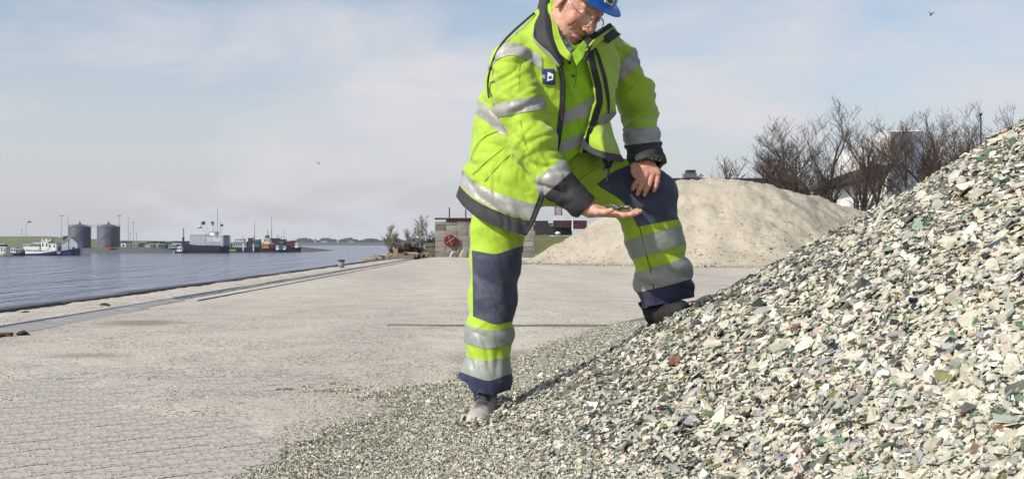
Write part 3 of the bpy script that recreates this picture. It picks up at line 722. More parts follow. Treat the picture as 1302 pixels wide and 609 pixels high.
# --- glasses
mb = MB(); ml = MB()
for s in (-1, 1):
    c = np.array([s*.033, .104, -.006]); ring = []
    for a in np.linspace(0, 2*math.pi, 25):
        x = .027*math.cos(a); z = .020*math.sin(a); ring.append(hw(c[0]+x, c[1]-.012*(abs(c[0]+x)/.06)**2-(.010*z/.02), c[2]+z))
    mb.tube(ring, .0015, 6); ml.add(ring[:-1]+[p-HF*.0015 for p in ring[:-1]], [tuple(range(24)), tuple(range(47, 23, -1))])
    mb.tube([hw(s*.058, .094, .0), hw(s*.072, .07, .004), hw(s*.080, .02, .008), hw(s*.082, -.005, .010)], .0014, 6)
mb.tube([hw(-.008, .106, -.003), hw(0, .110, .0), hw(.008, .106, -.003)], .0012, 6)
gl = mb.build('glasses', m_wire, person, smooth=True); ml.build('lens', m_lens, gl)
# --- short grey hair around the ears and nape
def hair(P):
    q = (P-HC) @ HM/HS; d = head_sdf(P)-.004; qa = np.abs(q[:, 0])
    reg = smax(q[:, 1]-.012+(q[:, 2] < .0)*.03, -(q[:, 2]+.055), .01); reg = smax(reg, q[:, 2]-.085, .01)
    ear = ell(np.stack([qa, q[:, 1], q[:, 2]], 1), (.085, -.004, -.002), (.02, .022, .036)); reg = smax(reg, -ear, .004)
    return smax(d, reg*.9, .004)+.0015*vnoise(P*220)
V, F = surface_nets(hair, HC-.15, HC+.15, .0035)
link('hair', npmesh('hair', V, F), m_hair, person)
m_fine = mat('fine_cullet', (.5, .5, .45), rough=.6, var=.3, scale=40, attr='tint', spec=.3)
# --- glass bits on the palm: the man's handful
def handful():
    V, Fs, C = [], [], []; r = np.random.default_rng(5); k = 0
    cols = [(.55, .54, .47), (.3, .33, .28), (.05, .06, .05), (.10, .26, .15), (.25, .13, .05), (.6, .6, .56), (.02, .02, .02)]
    for i in range(260):
        px = r.uniform(758, 800); Y = r.uniform(4.01, 4.085)
        c = W(px, 264.5+abs(px-776)*.03+r.uniform(-2.2, 1.6)-3.5*math.exp(-((px-778)/10)**2)*r.random(), Y); s = r.uniform(.003, .008)
        P = c+r.normal(size=(4, 3))*s*np.array([1, 1, .45]); V += list(P)
        for f in ((0, 1, 2), (0, 3, 1), (1, 3, 2), (2, 3, 0)): Fs.append([k+j for j in f]); C.append(cols[r.integers(len(cols))] if f == (0, 1, 2) else C[-1])
        k += 4
    return np.array(V), np.array(Fs), np.array(C)
m_glass = mat('glass_cullet', (.5, .5, .45), rough=.26, var=.30, scale=30, attr='tint', spec=.6, bump=.0012, bscale=70, trans=.12)
V, F, C = handful(); hg = link('handful_of_glass', npmesh('handful_of_glass', V, F, smooth=False, colors=C), m_glass)
tag(hg, 'small pile of mixed glass chips lying on the outstretched open palm', 'glass chips', kind='stuff')
# ================================================================== GROUND, WATER, GLASS HEAP
QX = -5.55                                   # quay edge
def speck(m, n, l, b, mp):
    """fine light and dark grit grains over the base colour"""
    src = b.inputs['Base Color'].links[0].from_socket
    v = n.new('ShaderNodeTexVoronoi'); v.inputs['Scale'].default_value = 75; l.new(mp.outputs[0], v.inputs['Vector'])
    sp = n.new('ShaderNodeSeparateColor'); l.new(v.outputs['Color'], sp.inputs[0])
    gt = n.new('ShaderNodeMapRange'); gt.inputs['From Min'].default_value = .74; gt.inputs['From Max'].default_value = .80; l.new(sp.outputs[0], gt.inputs['Value'])
    nz = n.new('ShaderNodeTexNoise'); nz.inputs['Scale'].default_value = 1.3; nz.inputs['Detail'].default_value = 5; l.new(mp.outputs[0], nz.inputs['Vector'])
    r = n.new('ShaderNodeMapRange'); r.inputs['From Min'].default_value = .38; r.inputs['From Max'].default_value = .58; r.inputs['To Min'].default_value = .25; r.inputs['To Max'].default_value = .9; l.new(nz.outputs['Fac'], r.inputs['Value'])
    mu = n.new('ShaderNodeMath'); mu.operation = 'MULTIPLY'; l.new(gt.outputs[0], mu.inputs[0]); l.new(r.outputs[0], mu.inputs[1])
    mx = n.new('ShaderNodeMix'); mx.data_type = 'RGBA'; mx.inputs['B'].default_value = (.13, .12, .09, 1); l.new(src, mx.inputs['A']); l.new(mu.outputs[0], mx.inputs['Factor'])
    # broad worn tyre tracks and dusty drifts
    mq = n.new('ShaderNodeMapping'); mq.inputs['Rotation'].default_value = (0, 0, .35); mq.inputs['Scale'].default_value = (.55, .09, 1); l.new(mp.outputs[0], mq.inputs[0])
    nw = n.new('ShaderNodeTexNoise'); nw.inputs['Scale'].default_value = 1.0; nw.inputs['Detail'].default_value = 6; l.new(mq.outputs[0], nw.inputs['Vector'])
    rw = n.new('ShaderNodeMapRange'); rw.inputs['From Min'].default_value = .40; rw.inputs['From Max'].default_value = .64; l.new(nw.outputs['Fac'], rw.inputs['Value'])
    m2 = n.new('ShaderNodeMix'); m2.data_type = 'RGBA'; m2.blend_type = 'MULTIPLY'; m2.inputs['B'].default_value = (.86, .83, .85, 1)
    l.new(mx.outputs['Result'], m2.inputs['A']); l.new(rw.outputs[0], m2.inputs['Factor']); cur = m2.outputs['Result']
    for (sx_, sy_, ax_, ay_) in ((-3.55, 10.9, .55, .5), (-2.9, 7.8, .34, .26), (.0, 7.5, .5, .9)):      # two brown damp stains, then a brown patch by the heap foot
        g = n.new('ShaderNodeNewGeometry'); q = n.new('ShaderNodeMapping'); q.vector_type = 'TEXTURE'; q.inputs['Location'].default_value = (sx_, sy_, 0); q.inputs['Scale'].default_value = (ax_, ay_, 1); l.new(g.outputs['Position'], q.inputs[0])
        ln = n.new('ShaderNodeVectorMath'); ln.operation = 'LENGTH'; l.new(q.outputs[0], ln.inputs[0])
        ad = n.new('ShaderNodeMath'); ad.operation = 'MULTIPLY_ADD'; ad.inputs[1].default_value = 2.2; l.new(nz.outputs['Fac'], ad.inputs[0]); l.new(ln.outputs['Value'], ad.inputs[2])
        rr_ = n.new('ShaderNodeMapRange'); rr_.inputs['From Min'].default_value = 1.3; rr_.inputs['From Max'].default_value = 2.1; rr_.inputs['To Min'].default_value = .75; rr_.inputs['To Max'].default_value = 0; l.new(ad.outputs[0], rr_.inputs['Value'])
        mm = n.new('ShaderNodeMix'); mm.data_type = 'RGBA'; mm.inputs['B'].default_value = (.20, .165, .12, 1); l.new(cur, mm.inputs['A']); l.new(rr_.outputs[0], mm.inputs['Factor']); cur = mm.outputs['Result']
    l.new(cur, b.inputs['Base Color'])
m_grit = mat('grit_dust', (.59, .545, .455), rough=.93, col2=(.51, .47, .40), scale=3.5, bump=.006, bscale=90, extra=speck, spec=.2)
m_pav = mat('concrete_paver', (.53, .49, .435), rough=.9, var=.22, scale=14, bump=.0015, bscale=120, extra=speck, spec=.2)
m_conc = mat('concrete', (.37, .355, .33), rough=.9, var=.35, scale=5, bump=.003, bscale=60)
m_concd = mat('dark_wet_concrete', (.10, .10, .11), rough=.8, var=.4, scale=4, bump=.004, bscale=50)
m_lip = mat('pale_concrete_lip', (.55, .55, .54), rough=.85, var=.2, scale=12)
m_rust = mat('rusty_iron', (.16, .07, .035), rough=.85, var=.5, scale=15, bump=.003)

# water: one sheet to the horizon
def water_x(m, n, l, b, mp):
    g = n.new('ShaderNodeNewGeometry')
    def wv(sx, sy, sc, det, dist):
        q = n.new('ShaderNodeMapping'); q.inputs['Scale'].default_value = (sx, sy, 1); q.inputs['Rotation'].default_value = (0, 0, .12); l.new(g.outputs['Position'], q.inputs[0])
        z = n.new('ShaderNodeTexNoise'); z.inputs['Scale'].default_value = sc; z.inputs['Detail'].default_value = det; z.inputs['Roughness'].default_value = .6; l.new(q.outputs[0], z.inputs['Vector'])
        z.inputs['Distortion'].default_value = .5
        return z.outputs['Fac']
    a = wv(1, .35, 1.3, 5, 0); c = wv(1, .25, .40, 4, 0); c2 = wv(1, .16, .12, 3, 0)
    s = n.new('ShaderNodeMath'); s.operation = 'MULTIPLY_ADD'; s.inputs[1].default_value = 3.2; l.new(c, s.inputs[0]); l.new(a, s.inputs[2]); s2 = n.new('ShaderNodeMath'); s2.operation = 'MULTIPLY_ADD'; s2.inputs[1].default_value = 9; l.new(c2, s2.inputs[0]); l.new(s.outputs[0], s2.inputs[2]); s = s2
    bp = n.new('ShaderNodeBump'); bp.inputs['Strength'].default_value = 1; bp.inputs['Distance'].default_value = 1.6; l.new(s.outputs[0], bp.inputs['Height']); l.new(bp.outputs[0], b.inputs['Normal'])
m_water = mat('river_water', (.17, .195, .28), rough=.16, extra=water_x, spec=.5)
wm = npmesh('water', [(-9000, -200, -4), (9000, -200, -4), (9000, 30000, -4), (-9000, 30000, -4)], np.array([[0, 1, 2, 3]]), False)
tag(link('water', wm, m_water), kind='structure')

# yard: dusty sheet over concrete pavers
def grid_sheet(xs, ys, zf):
    X, Y = np.meshgrid(xs, ys, indexing='ij'); Z = zf(X, Y); V = np.stack([X, Y, Z], -1).reshape(-1, 3); a, b = X.shape
    I = (np.arange(a-1)[:, None]*b+np.arange(b-1)[None]).ravel()
    return V, np.stack([I, I+b, I+b+1, I+1], 1)
def cover(X, Y):      # how deep the grit lies over the paver tops
    c = noise2(X, Y, .9, 3.1, 4)*.0035+noise2(X, Y, 7, 8.2, 3)*.0020
    patch = np.exp(-(((X+1.85)/.95)**2+((Y-4.15)/.85)**2)**1.5)       # swept patch, lower left
    wide = np.exp(-(((X+2.6)/1.9)**2+((Y-5.4)/2.4)**2)**1.6)
    m = .5+1.1*noise2(X, Y, 2.6, 6.6, 4)
    return .0065+c*(1-.6*patch)-.0225*patch-.0125*wide*np.clip(m, 0, 1.3)
far_x = np.r_[np.linspace(QX+.05, 3, 260), np.linspace(3.3, 60, 40), 300.]
ys = np.r_[np.linspace(-3, 2.2, 14), np.linspace(2.25, 11, 330), np.geomspace(11.2, 70, 90), 100, 400.]
V, F = grid_sheet(far_x, ys, cover)
yard = link('yard', npmesh('yard', V, F), m_grit); tag(yard, kind='structure')
# pavers, 20 x 10 cm in stretcher bond, 39 degrees off the view
ca, sa = math.cos(math.radians(39)), math.sin(math.radians(39))
def paver_mesh(name='paver', L=.0965, Wd=.0462, h=.05, ch=.0015, wob=0):
    v = [(-L, -Wd, -h), (L, -Wd, -h), (L, Wd, -h), (-L, Wd, -h), (-L, -Wd, -ch), (L, -Wd, -ch), (L, Wd, -ch), (-L, Wd, -ch),
         (-L+ch, -Wd+ch, 0), (L-ch, -Wd+ch, 0), (L-ch, Wd-ch, 0), (-L+ch, Wd-ch, 0)]
    f = [(0, 1, 5, 4), (1, 2, 6, 5), (2, 3, 7, 6), (3, 0, 4, 7), (4, 5, 9, 8), (5, 6, 10, 9), (6, 7, 11, 10), (7, 4, 8, 11), (8, 9, 10, 11)]
    return np.array(v), np.array(f)
pv, pf = paver_mesh(); cells = []
for j in range(-30, 140):
    for i in range(-60, 60):
        u = (i+(.5 if j % 2 else 0))*.2; w = j*.1
        x, y = u*ca-w*sa-1.0, u*sa+w*ca+1.0
        if QX+1.7 < x < 2.5 and 3.2 < y < 10.5 and x > -.47*y-.3 and x < .05*y+.6: cells.append((x, y))
vis = lambda c: (abs(c[0]+2.1) < 1.3 and 3.5 < c[1] < 6.5 and c[0] > -.462*c[1])
cells.sort(key=lambda c: (not vis(c), math.hypot((c[0]+1.9)*.9, c[1]-4.1)))
pm = [npmesh('paver', pv, pf, False) for _ in range(4)]
for k, (x, y) in enumerate(cells[:300]):
    o = link('paver', pm[k % 4], m_pav, yard); o.location = (x, y, rnd.uniform(-.001, .0015)); o.rotation_euler = (rnd.gauss(0, .004), rnd.gauss(0, .005), math.radians(39)+rnd.gauss(0, .006))
R = np.array([[ca, -sa, 0], [sa, ca, 0], [0, 0, 1]])
rest = cells[300:]; Vr = np.concatenate([pv @ R.T+np.array([x, y, rnd.uniform(-.001, .0015)]) for x, y in rest]); Fr = np.concatenate([pf+12*k for k in range(len(rest))])
tag(link('paver_field', npmesh('paver_field', Vr, Fr, False), m_pav, yard), kind='stuff')
# low dark strip across the yard
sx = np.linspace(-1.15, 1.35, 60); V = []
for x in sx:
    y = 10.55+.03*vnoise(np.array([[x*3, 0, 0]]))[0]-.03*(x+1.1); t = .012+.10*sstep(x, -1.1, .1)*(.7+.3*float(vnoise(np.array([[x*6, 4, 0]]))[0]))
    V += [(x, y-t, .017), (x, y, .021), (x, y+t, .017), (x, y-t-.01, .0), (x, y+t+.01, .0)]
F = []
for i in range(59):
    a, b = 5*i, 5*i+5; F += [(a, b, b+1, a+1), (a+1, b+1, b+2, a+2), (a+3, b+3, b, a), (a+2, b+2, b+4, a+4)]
tag(link('dark_strip', npmesh('dark_strip', V, np.array(F)), mat('dark_strip_surface', (.17, .155, .13), rough=.95, var=.4, scale=20, bump=.004), None), kind='stuff')

# quay: coping, gravel strip, concrete gutter
V, F = grid_sheet(np.array([QX-.02, QX-.02+.001, QX+.08]), np.r_[-3, np.linspace(3, 58, 60)], lambda X, Y: 0*X-.3)
qw = MB(); qw.box(QX-.35, QX, -3, 58.5, -6, -.02); tag(qw.build('quay_wall', m_concd), kind='structure')
cp = empty('quay_coping', (QX, 12, 0)); tag(cp, kind='structure')
y = 2.0
while y < 56:
    L = 2.4 if y < 40 else 4.8
    o = MB().box(-.20, .02, 0, L-.012, -.02, .045+rnd.uniform(-.006, .006), jit=.004).build('coping_block', m_concd, cp, bevel=.012); o.location = (0, y-12, 0); y += L
V, F = grid_sheet(np.linspace(QX, -4.45, 26), np.r_[np.linspace(6, 30, 300), np.linspace(30.2, 58, 60)], lambda X, Y: .012+.014*noise2(X, Y, 5, 1.3, 3)+.02*np.exp(-((X+5.0)/.3)**2))
tag(link('gravel_strip', npmesh('gravel_strip', V, F), m_grit), kind='stuff')
gt = empty('gutter', (-4.3, 10, 0)); tag(gt, kind='structure')
y = 9.4; k = 0
while y < 46:
    L = 1.9 if y < 30 else 5; w = .32 if y < 11 else max(.06, .32-.07*(y-11))
    s = MB().prism([(-.20, 0, .035), (-.20+w, 0, .010), (-.20+w, 0, -.05), (-.20, 0, -.05)], (0, L-.015, 0)).build('gutter_slab', m_conc, gt); s.location = (0, y-10, rnd.uniform(-.002, .003))
    s = MB().box(-.235, -.203, 0, L-.01, -.05, .048).build('gutter_lip', m_lip, gt, bevel=.006); s.location = (0, y-10, rnd.uniform(-.003, .003)); y += L
for dx in (-.34, .22):
    MB().tube([(dx*.75+.008*math.sin(t*.7), t-10, .012) for t in np.linspace(15 if dx > 0 else 9, 46, 70)], .008, 6).build('pipe', m_concd, gt, smooth=True)
gr = MB()
for i in range(9): gr.box(-4.9+.085*i, -4.85+.085*i, 8.6, 9.38, .0, .028)
gr.box(-4.93, -4.12, 8.56, 8.62, 0, .036); gr.box(-4.93, -4.12, 9.34, 9.40, 0, .036)
g = gr.build('drain_grate', m_rust); tag(g, 'rusty iron grate set at the near end of the pale gutter', 'grate')
def rockmesh(name, sz, seed, sq=.6):
    bm = bmesh.new(); bmesh.ops.create_icosphere(bm, subdivisions=2, radius=1); r = np.array([v.co[:] for v in bm.verts])
    d = 1+.35*fbm(r*1.3+seed, 3)
    for v, k, p in zip(bm.verts, d, r): v.co = Vector((p[0]*k*sz, p[1]*k*sz, p[2]*k*sz*sq))
    me = bpy.data.meshes.new(name); bm.to_mesh(me); bm.free(); return me
m_rock = mat('brown_stone', (.30, .23, .17), rough=.9, col2=(.15, .12, .10), scale=6, bump=.01, bscale=20)
m_dark = mat('dark_stone', (.04, .04, .035), rough=.9, var=.4)
for px, py, s, lb in ((32, 401, .06, 'flat dark lump on the gravel beside the quay coping'), (43, 401, .04, 'tiny dark lump just right of the flat dark lump by the coping'), (134, 391, .07, 'round dark lump on the gravel strip above the gutter'),
                      (30, 427, .05, 'long low dark clod next to the rusty grate')):
    Y = FPX*CH/(py-HY); c = W(px, py, Y); o = link('clod', rockmesh('clod', s, px, .5), m_dark); o.location = c+np.array([0, 0, .02]); tag(o, lb, 'clod')
Y = 33.0; b = empty('bollard', W(434, 341.5, Y)); tag(b, 'short dark weathered bollard standing at the quay edge', 'bollard')
MB().lathe([(.0, 0), (.085, 0), (.08, .19), (.085, .2)], n=14).build('post', m_conc, b, smooth=True); MB().lathe([(.085, .2), (.105, .205), (.105, .245), (.06, .262), (0, .264)], n=14).build('cap', m_dark, b, smooth=True)

# ---------------- the heap of glass
SP = [np.array(p) for p in ((4.05, 4.02, 2.5), (4.8, 5.9, 2.48), (5.35, 8.5, 2.38), (5.95, 11, 2.2))]
def heap_z(X, Y):
    best = None
    for a, b in zip(SP[:-1], SP[1:]):
        d = b[:2]-a[:2]; t = np.clip(((X-a[0])*d[0]+(Y-a[1])*d[1])/(d @ d), 0, 1)
        q = a[2]+(b[2]-a[2])*t-.594*np.hypot(X-a[0]-t*d[0], Y-a[1]-t*d[1]); best = q if best is None else np.maximum(best, q)
    k = .175; z = k*np.log1p(np.exp(np.clip(best/k, -30, 30)))-.013
    amp = sstep(z, .0, .3)
    top = 2.3; z = np.where(z > top-.4, top-.4*np.exp(-(z-top+.4)/.4), z)
    z = z+.024*sstep(5.4-Y, 0, 1.8)*sstep(X, -1.12+.06*np.sin(Y*5), -.72)*sstep(-X, -.4, .2)
    z = z+.022*sstep(Y, 5.7, 7.4)*sstep(best, -.64, -.44)
    return z+amp*(.030*noise2(X, Y, 1.3, 2.2, 3))+.006*noise2(X, Y, 9, 5.1, 2)+.012*noise2(X, Y, .8, 7.7, 2)
xs = np.r_[np.linspace(-1.6, 3.2, 420), np.linspace(3.25, 9.5, 60)]; yy = np.r_[np.linspace(-1.5, 1.3, 30), np.linspace(1.32, 7, 460), np.linspace(7.05, 14, 120)]
V, F = grid_sheet(xs, yy, lambda X, Y: heap_z(X, Y)-.004)
m_heap = mat('crushed_glass_bed', (.25, .235, .195), rough=.9, col2=(.10, .095, .08), scale=55, bump=.008, bscale=90, coords='Object', spec=.3)
heap = link('glass_heap', npmesh('glass_heap', V, F), m_heap); tag(heap, 'tall heap of crushed whitish green glass filling the right foreground', 'glass heap')
PAL = np.array([(.64, .60, .50), (.57, .55, .45), (.50, .50, .41), (.44, .46, .39), (.36, .35, .345), (.55, .49, .39), (.72, .70, .63), (.04, .045, .038), (.11, .115, .095), (.10, .19, .11), (.34, .43, .34), (.20, .12, .06), (.19, .18, .07), (.25, .38, .40), (.30, .28, .265)])
PW = np.array([.19, .16, .13, .09, .07, .08,   .06, .085, .075, .016, .022, .016, .018, .0015, .03]); PW /= PW.sum()
def shards(n, X, Y, size, m, seed, lift=.0, tilt=.42, thick=.12, gfn=heap_z, pal=None):
    r = np.random.default_rng(seed); Z = gfn(X, Y); e = .01
    gx = (gfn(X+e, Y)-gfn(X-e, Y))/(2*e); gy = (gfn(X, Y+e)-gfn(X, Y-e))/(2*e)
    N = np.stack([-gx, -gy, np.ones(n)], 1)+r.normal(0, tilt, (n, 3)); N /= np.linalg.norm(N, axis=1)[:, None]
    A = r.normal(size=(n, 3)); A -= (A*N).sum(1)[:, None]*N; A /= np.linalg.norm(A, axis=1)[:, None]; B = np.cross(N, A)
    asp = r.uniform(.32, .9, n); jt = .36 if m < 5 else .30; ang = (np.arange(m)[None]+r.uniform(-jt, jt, (n, m)))*2*np.pi/m+r.uniform(0, 6, (n, 1)); rad = r.uniform(.72, 1.06, (n, m))
    u = np.cos(ang)*rad*size[:, None]; v = np.sin(ang)*rad*(size*asp)[:, None]
    bend = r.normal(.1, .34, n)[:, None]*(u**2/size[:, None]-size[:, None]*.4)
    th = (size*thick*r.uniform(.5, 1.6, n)).clip(.0008, .010)[:, None, None]
    C = np.stack([X, Y, Z+lift*r.random(n)], 1)[:, None, :]
    top = C+u[..., None]*A[:, None]+v[..., None]*B[:, None]+bend[..., None]*N[:, None]+th/2*N[:, None]
    bot = top-th*N[:, None]+r.normal(0, .06, (n, m, 3))*size[:, None, None]
    col = PAL[r.choice(len(PAL), n, p=PW if pal is None else pal)]*r.uniform(.86, 1.16, (n, 1))*np.array([1.12, 1.11, 1.07])+r.normal(0, .012, (n, 3))
    if m == 3:
        # tetra chips
        V = np.concatenate([top, C-N[:, None]*size[:, None, None]*.5], 1); I = 4*np.arange(n)[:, None]
        F = np.concatenate([I+[[0, 1, 2]], I+[[0, 3, 1]], I+[[1, 3, 2]], I+[[2, 3, 0]]])
        return V.reshape(-1, 3), [F], np.tile(col.clip(.01, .8), (4, 1))
    V = np.concatenate([top, bot], 1).reshape(-1, 3); I = 2*m*np.arange(n)[:, None]
    Ft = I+np.arange(m)[None]; Q = np.concatenate([I+np.array([[i, m+i, m+(i+1) % m, (i+1) % m]]) for i in range(m)])
    return V, [Ft, Ft[:, ::-1]+m, Q], np.concatenate([col, col, np.tile(col*.92, (m, 1))]).clip(.01, .8)
def joinsh(parts):
    V, C, F3, k = [], [], {}, 0
    for v, fs, c in parts:
        s = 0
        for f in fs: F3.setdefault(f.shape[1], []).append((f+k, c[s:s+len(f)])); s += len(f)
        V.append(v); k += len(v)
    Fs = []; 
    for kk in F3: Fs.append(np.concatenate([a for a, _ in F3[kk]])); C.append(np.concatenate([b for _, b in F3[kk]]))
    return np.concatenate(V), Fs, np.concatenate(C)
def sample(n, seed, ymin, ymax, zmin, zmax, py=2.0):
    r = np.random.default_rng(seed); out = []
    tot = 0
    while tot < n:
        t = r.random(400000); Y = 1/np.sqrt(1/ymin**2+(1/ymax**2-1/ymin**2)*t) if py > 1 else ymin+(ymax-ymin)*t
        X = r.uniform(-1.1, 1, 400000)*0+(-.28+r.random(400000)*.9)*Y; z = heap_z(X, Y)
        ok = (z > zmin) & (z < zmax) & (X > -.34*Y-.1) & (X < .60*Y+.2); out.append(np.stack([X[ok], Y[ok]], 1)); tot += ok.sum()
    o = np.concatenate(out)[:n]; return o[:, 0], o[:, 1]
parts = []
rr = np.random.default_rng(21)
for m, n, sd in ((4, 8000, 1), (5, 18000, 2), (6, 18000, 3), (7, 9000, 4)):
    X, Y = sample(n, 100+sd, 1.25, 7.0, .16, 3); z = heap_z(X, Y)
    s = np.exp(rr.normal(math.log(.0116), .45, n))*(.50+.50*sstep(z, .1, .5)); s = s.clip(.005, .044)
    parts.append(shards(n, X, Y, s, m, 10+sd, lift=.011, tilt=.33, thick=.17))
X, Y = sample(42000, 300, 1.3, 10, .06, 1.6); s = np.exp(rr.normal(math.log(.0078), .3, 42000)); parts.append(shards(42000, X, Y, s, 4, 31, lift=.004, tilt=.5))
V, Fs, C = joinsh(parts); tag(link('loose_glass', npmesh('loose_glass', V, Fs, False, C), m_glass, heap), kind='stuff')
X, Y = sample(150000, 500, 2.6, 11, .006, .22); s = np.exp(rr.normal(math.log(.0055), .35, 150000)).clip(.002, .013)
toepal = PW*np.array([.8, .8, 1, 1, 1.3, 1, .6, 1.6, 1.8, 1, 1, 1, 1, 1, 1.6]); toepal /= toepal.sum()
X2, Y2 = sample(60000, 501, 5.4, 10.8, .002, .16, 1.0); X = np.r_[X, X2]; Y = np.r_[Y, Y2]; s = np.r_[s, np.exp(rr.normal(math.log(.0075), .3, 60000))]
V, Fs, C = shards(210000, X, Y, s, 3, 41, lift=.004, tilt=.6, pal=toepal); tag(link('fine_glass', npmesh('fine_glass', V, Fs, False, C), m_fine, heap), kind='stuff')
# the 300 biggest near shards, each one an object
sm = []
for i in range(14):
    r = np.random.default_rng(900+i); col = PAL[[0, 1, 2, 6, 4, 3, 0, 7, 5, 14, 9, 1, 12, 11][i]]
    v, fs, c = shards(1, np.zeros(1), np.zeros(1), np.array([.03]), 5+i % 3, 60+i, tilt=.02, thick=.11, gfn=lambda X, Y: 0*X)
    me = npmesh('glass_shard', v, fs, False, np.tile(col, (len(c), 1))); me.materials.append(m_glass); sm.append(me)
X, Y = sample(300, 777, 1.35, 3.3, .2, 3); e = .01
for k in range(300):
    x, y = X[k], Y[k]; z = float(heap_z(np.array([x]), np.array([y]))[0]); gx = (heap_z(np.array([x+e]), np.array([y]))[0]-z)/e; gy = (heap_z(np.array([x]), np.array([y+e]))[0]-z)/e
    nrm = Vector((-gx+rnd.gauss(0, .22), -gy+rnd.gauss(0, .22), 1)).normalized()
    o = link('glass_shard', sm[rnd.choice([0, 1, 2, 3, 4, 5, 6, 8, 9, 11, 0, 1, 2, 5, 7, 10, 12, 13, 3, 8])], None, heap); o.location = (x, y, z+.010)
    o.rotation_euler = (nrm.to_track_quat('Z', 'Y') @ Matrix.Rotation(rnd.uniform(0, 6.28), 4, 'Z').to_quaternion()).to_euler(); s = rnd.uniform(.55, 1.05); o.scale = (s, s*rnd.uniform(.6, 1), s)
# grit scattered over the yard
def gsample(n, seed):
    r = np.random.default_rng(seed); Y = 1/np.sqrt(1/3.3**2+(1/22.**2-1/3.3**2)*r.random(n)); X = (-.47+r.random(n)*.62)*Y
    w = noise2(X, Y, 1.1, 4.4, 4)+.35*noise2(X, Y, 5, 2.4, 2); d = heap_z(X, Y) > -.006
    keep = ((r.random(n) < sstep(w, -.55, .75)) | (d & (r.random(n) < .9))) & (X > QX+.1); return X[keep], Y[keep]
# chips pushed up round the two boots
r = np.random.default_rng(77); bX, bY = [], []
for cx_, cy_, rx, ry in ((-.095, 4.12, .075, .19), (.60, 4.45, .08, .17)):
    a = r.uniform(0, 6.283, 420); k = r.uniform(.85, 1.5, 420); bX.append(cx_+np.cos(a)*rx*k); bY.append(cy_+np.sin(a)*ry*k)
bX, bY = np.concatenate(bX), np.concatenate(bY); n = len(bX); V, Fs, C = shards(n, bX, bY, np.exp(r.normal(math.log(.009), .35, n)), 5, 78, lift=.035, tilt=.6, thick=.2)
tag(link('pushed_up_glass', npmesh('pushed_up_glass', V, Fs, False, C), m_glass, heap), kind='stuff')
X, Y = gsample(190000, 61); n = len(X); s = np.exp(np.random.default_rng(3).normal(math.log(.0036), .38, n)).clip(.0015, .011)
gp = PW*np.array([1, 1, 1, 1, 1.2, 1.2, .8, 5, 5, .6, .6, 1, 1, 0, 3]); gp /= gp.sum()
V, Fs, C = shards(n, X, Y, s, 3, 71, lift=.001, tilt=.5, gfn=cover, pal=gp); tag(link('loose_grit', npmesh('loose_grit', V, Fs, False, C), m_fine, None), kind='stuff')

# ---------------- the pale mound behind
MY = 42.0
sx = [640, 665, 700, 750, 800, 835, 852, 870, 910, 950, 1000, 1050, 1095, 1150, 1220]
sy = [342, 333, 313, 284, 256, 237, 230, 228, 228, 231, 240, 253, 266, 290, 335]
mcx = np.array([(x-CX)/FPX*MY for x in sx]); mcz = np.array([CH-(y-HY)/FPX*MY for y in sy])
def Z0(X, Y): return Y
def mound_z(X, Y):
    zz = np.linspace(mcx[0], mcx[-1], 200); h = np.interp(zz, mcx, mcz); h = np.convolve(np.pad(h, 4, mode='edge'), np.ones(9)/9, 'valid')
    H = np.interp(X*MY/Y*1.0+0*Y, zz, h)          # ridge height
    H = np.interp(X, zz, h, left=-.5, right=-.5); 
    ridge = MY+.8*np.sin(X*.5); d = np.where(Y < ridge, ridge-Y, (Y-ridge)*.8)
    q = H+.12-.60*np.maximum(np.sqrt(d*d+.5)-.45, 0); k = .12; z = k*np.log1p(np.exp(np.clip(q/k, -30, 30)))-.03
    scar = noise2(X+.6*Y, Y*.7, .55, 6.1, 4); m = sstep(z, .1, .8)
    return z+m*(.11*scar+.06*np.abs(noise2(X+.3*Z0(X, Y), Y*.6, 1.1, 12.3, 3))+.07*noise2(X, Y, 2.2, 3.3, 3)+.02*noise2(X, Y, 9, 1.1, 2))-.10*m*np.abs(noise2(X-.5*Y, Y, .9, 9.3, 2))*(z < 2.3)
V, F = grid_sheet(np.linspace(-2, 19, 420), np.linspace(35, 50, 300), mound_z)
m_sand = mat('pale_crushed_glass_sand', (.42, .38, .30), rough=.95, col2=(.33, .295, .235), scale=.9, bump=.03, bscale=16, spec=.15)
tag(link('sand_mound', npmesh('sand_mound', V, F), m_sand), 'broad pale sandy mound of fine crushed glass across the yard behind the man', 'mound')

r = np.random.default_rng(55); n = 5000; X = r.uniform(-1.5, 15, n); Y = 42-np.interp(X, mcx, mcz, left=0, right=0)/.60-1.2+np.abs(r.normal(0, .9, n))*r.choice([-1, 1.6], n); ok = mound_z(X, Y) > -.03; X, Y = X[ok], Y[ok]; n = len(X)
V, Fs, C = shards(n, X, Y, np.exp(r.normal(math.log(.035), .45, n)).clip(.015, .13), 5, 56, lift=.0, tilt=.8, thick=.5, gfn=lambda a, b: np.maximum(mound_z(a, b), 0)); C = np.tile(np.array([[.36, .32, .25]]), (len(C), 1))*r.uniform(.75, 1.1, (len(C), 1))
tag(link('mound_clods', npmesh('mound_clods', V, Fs, False, C), m_fine), kind='stuff')
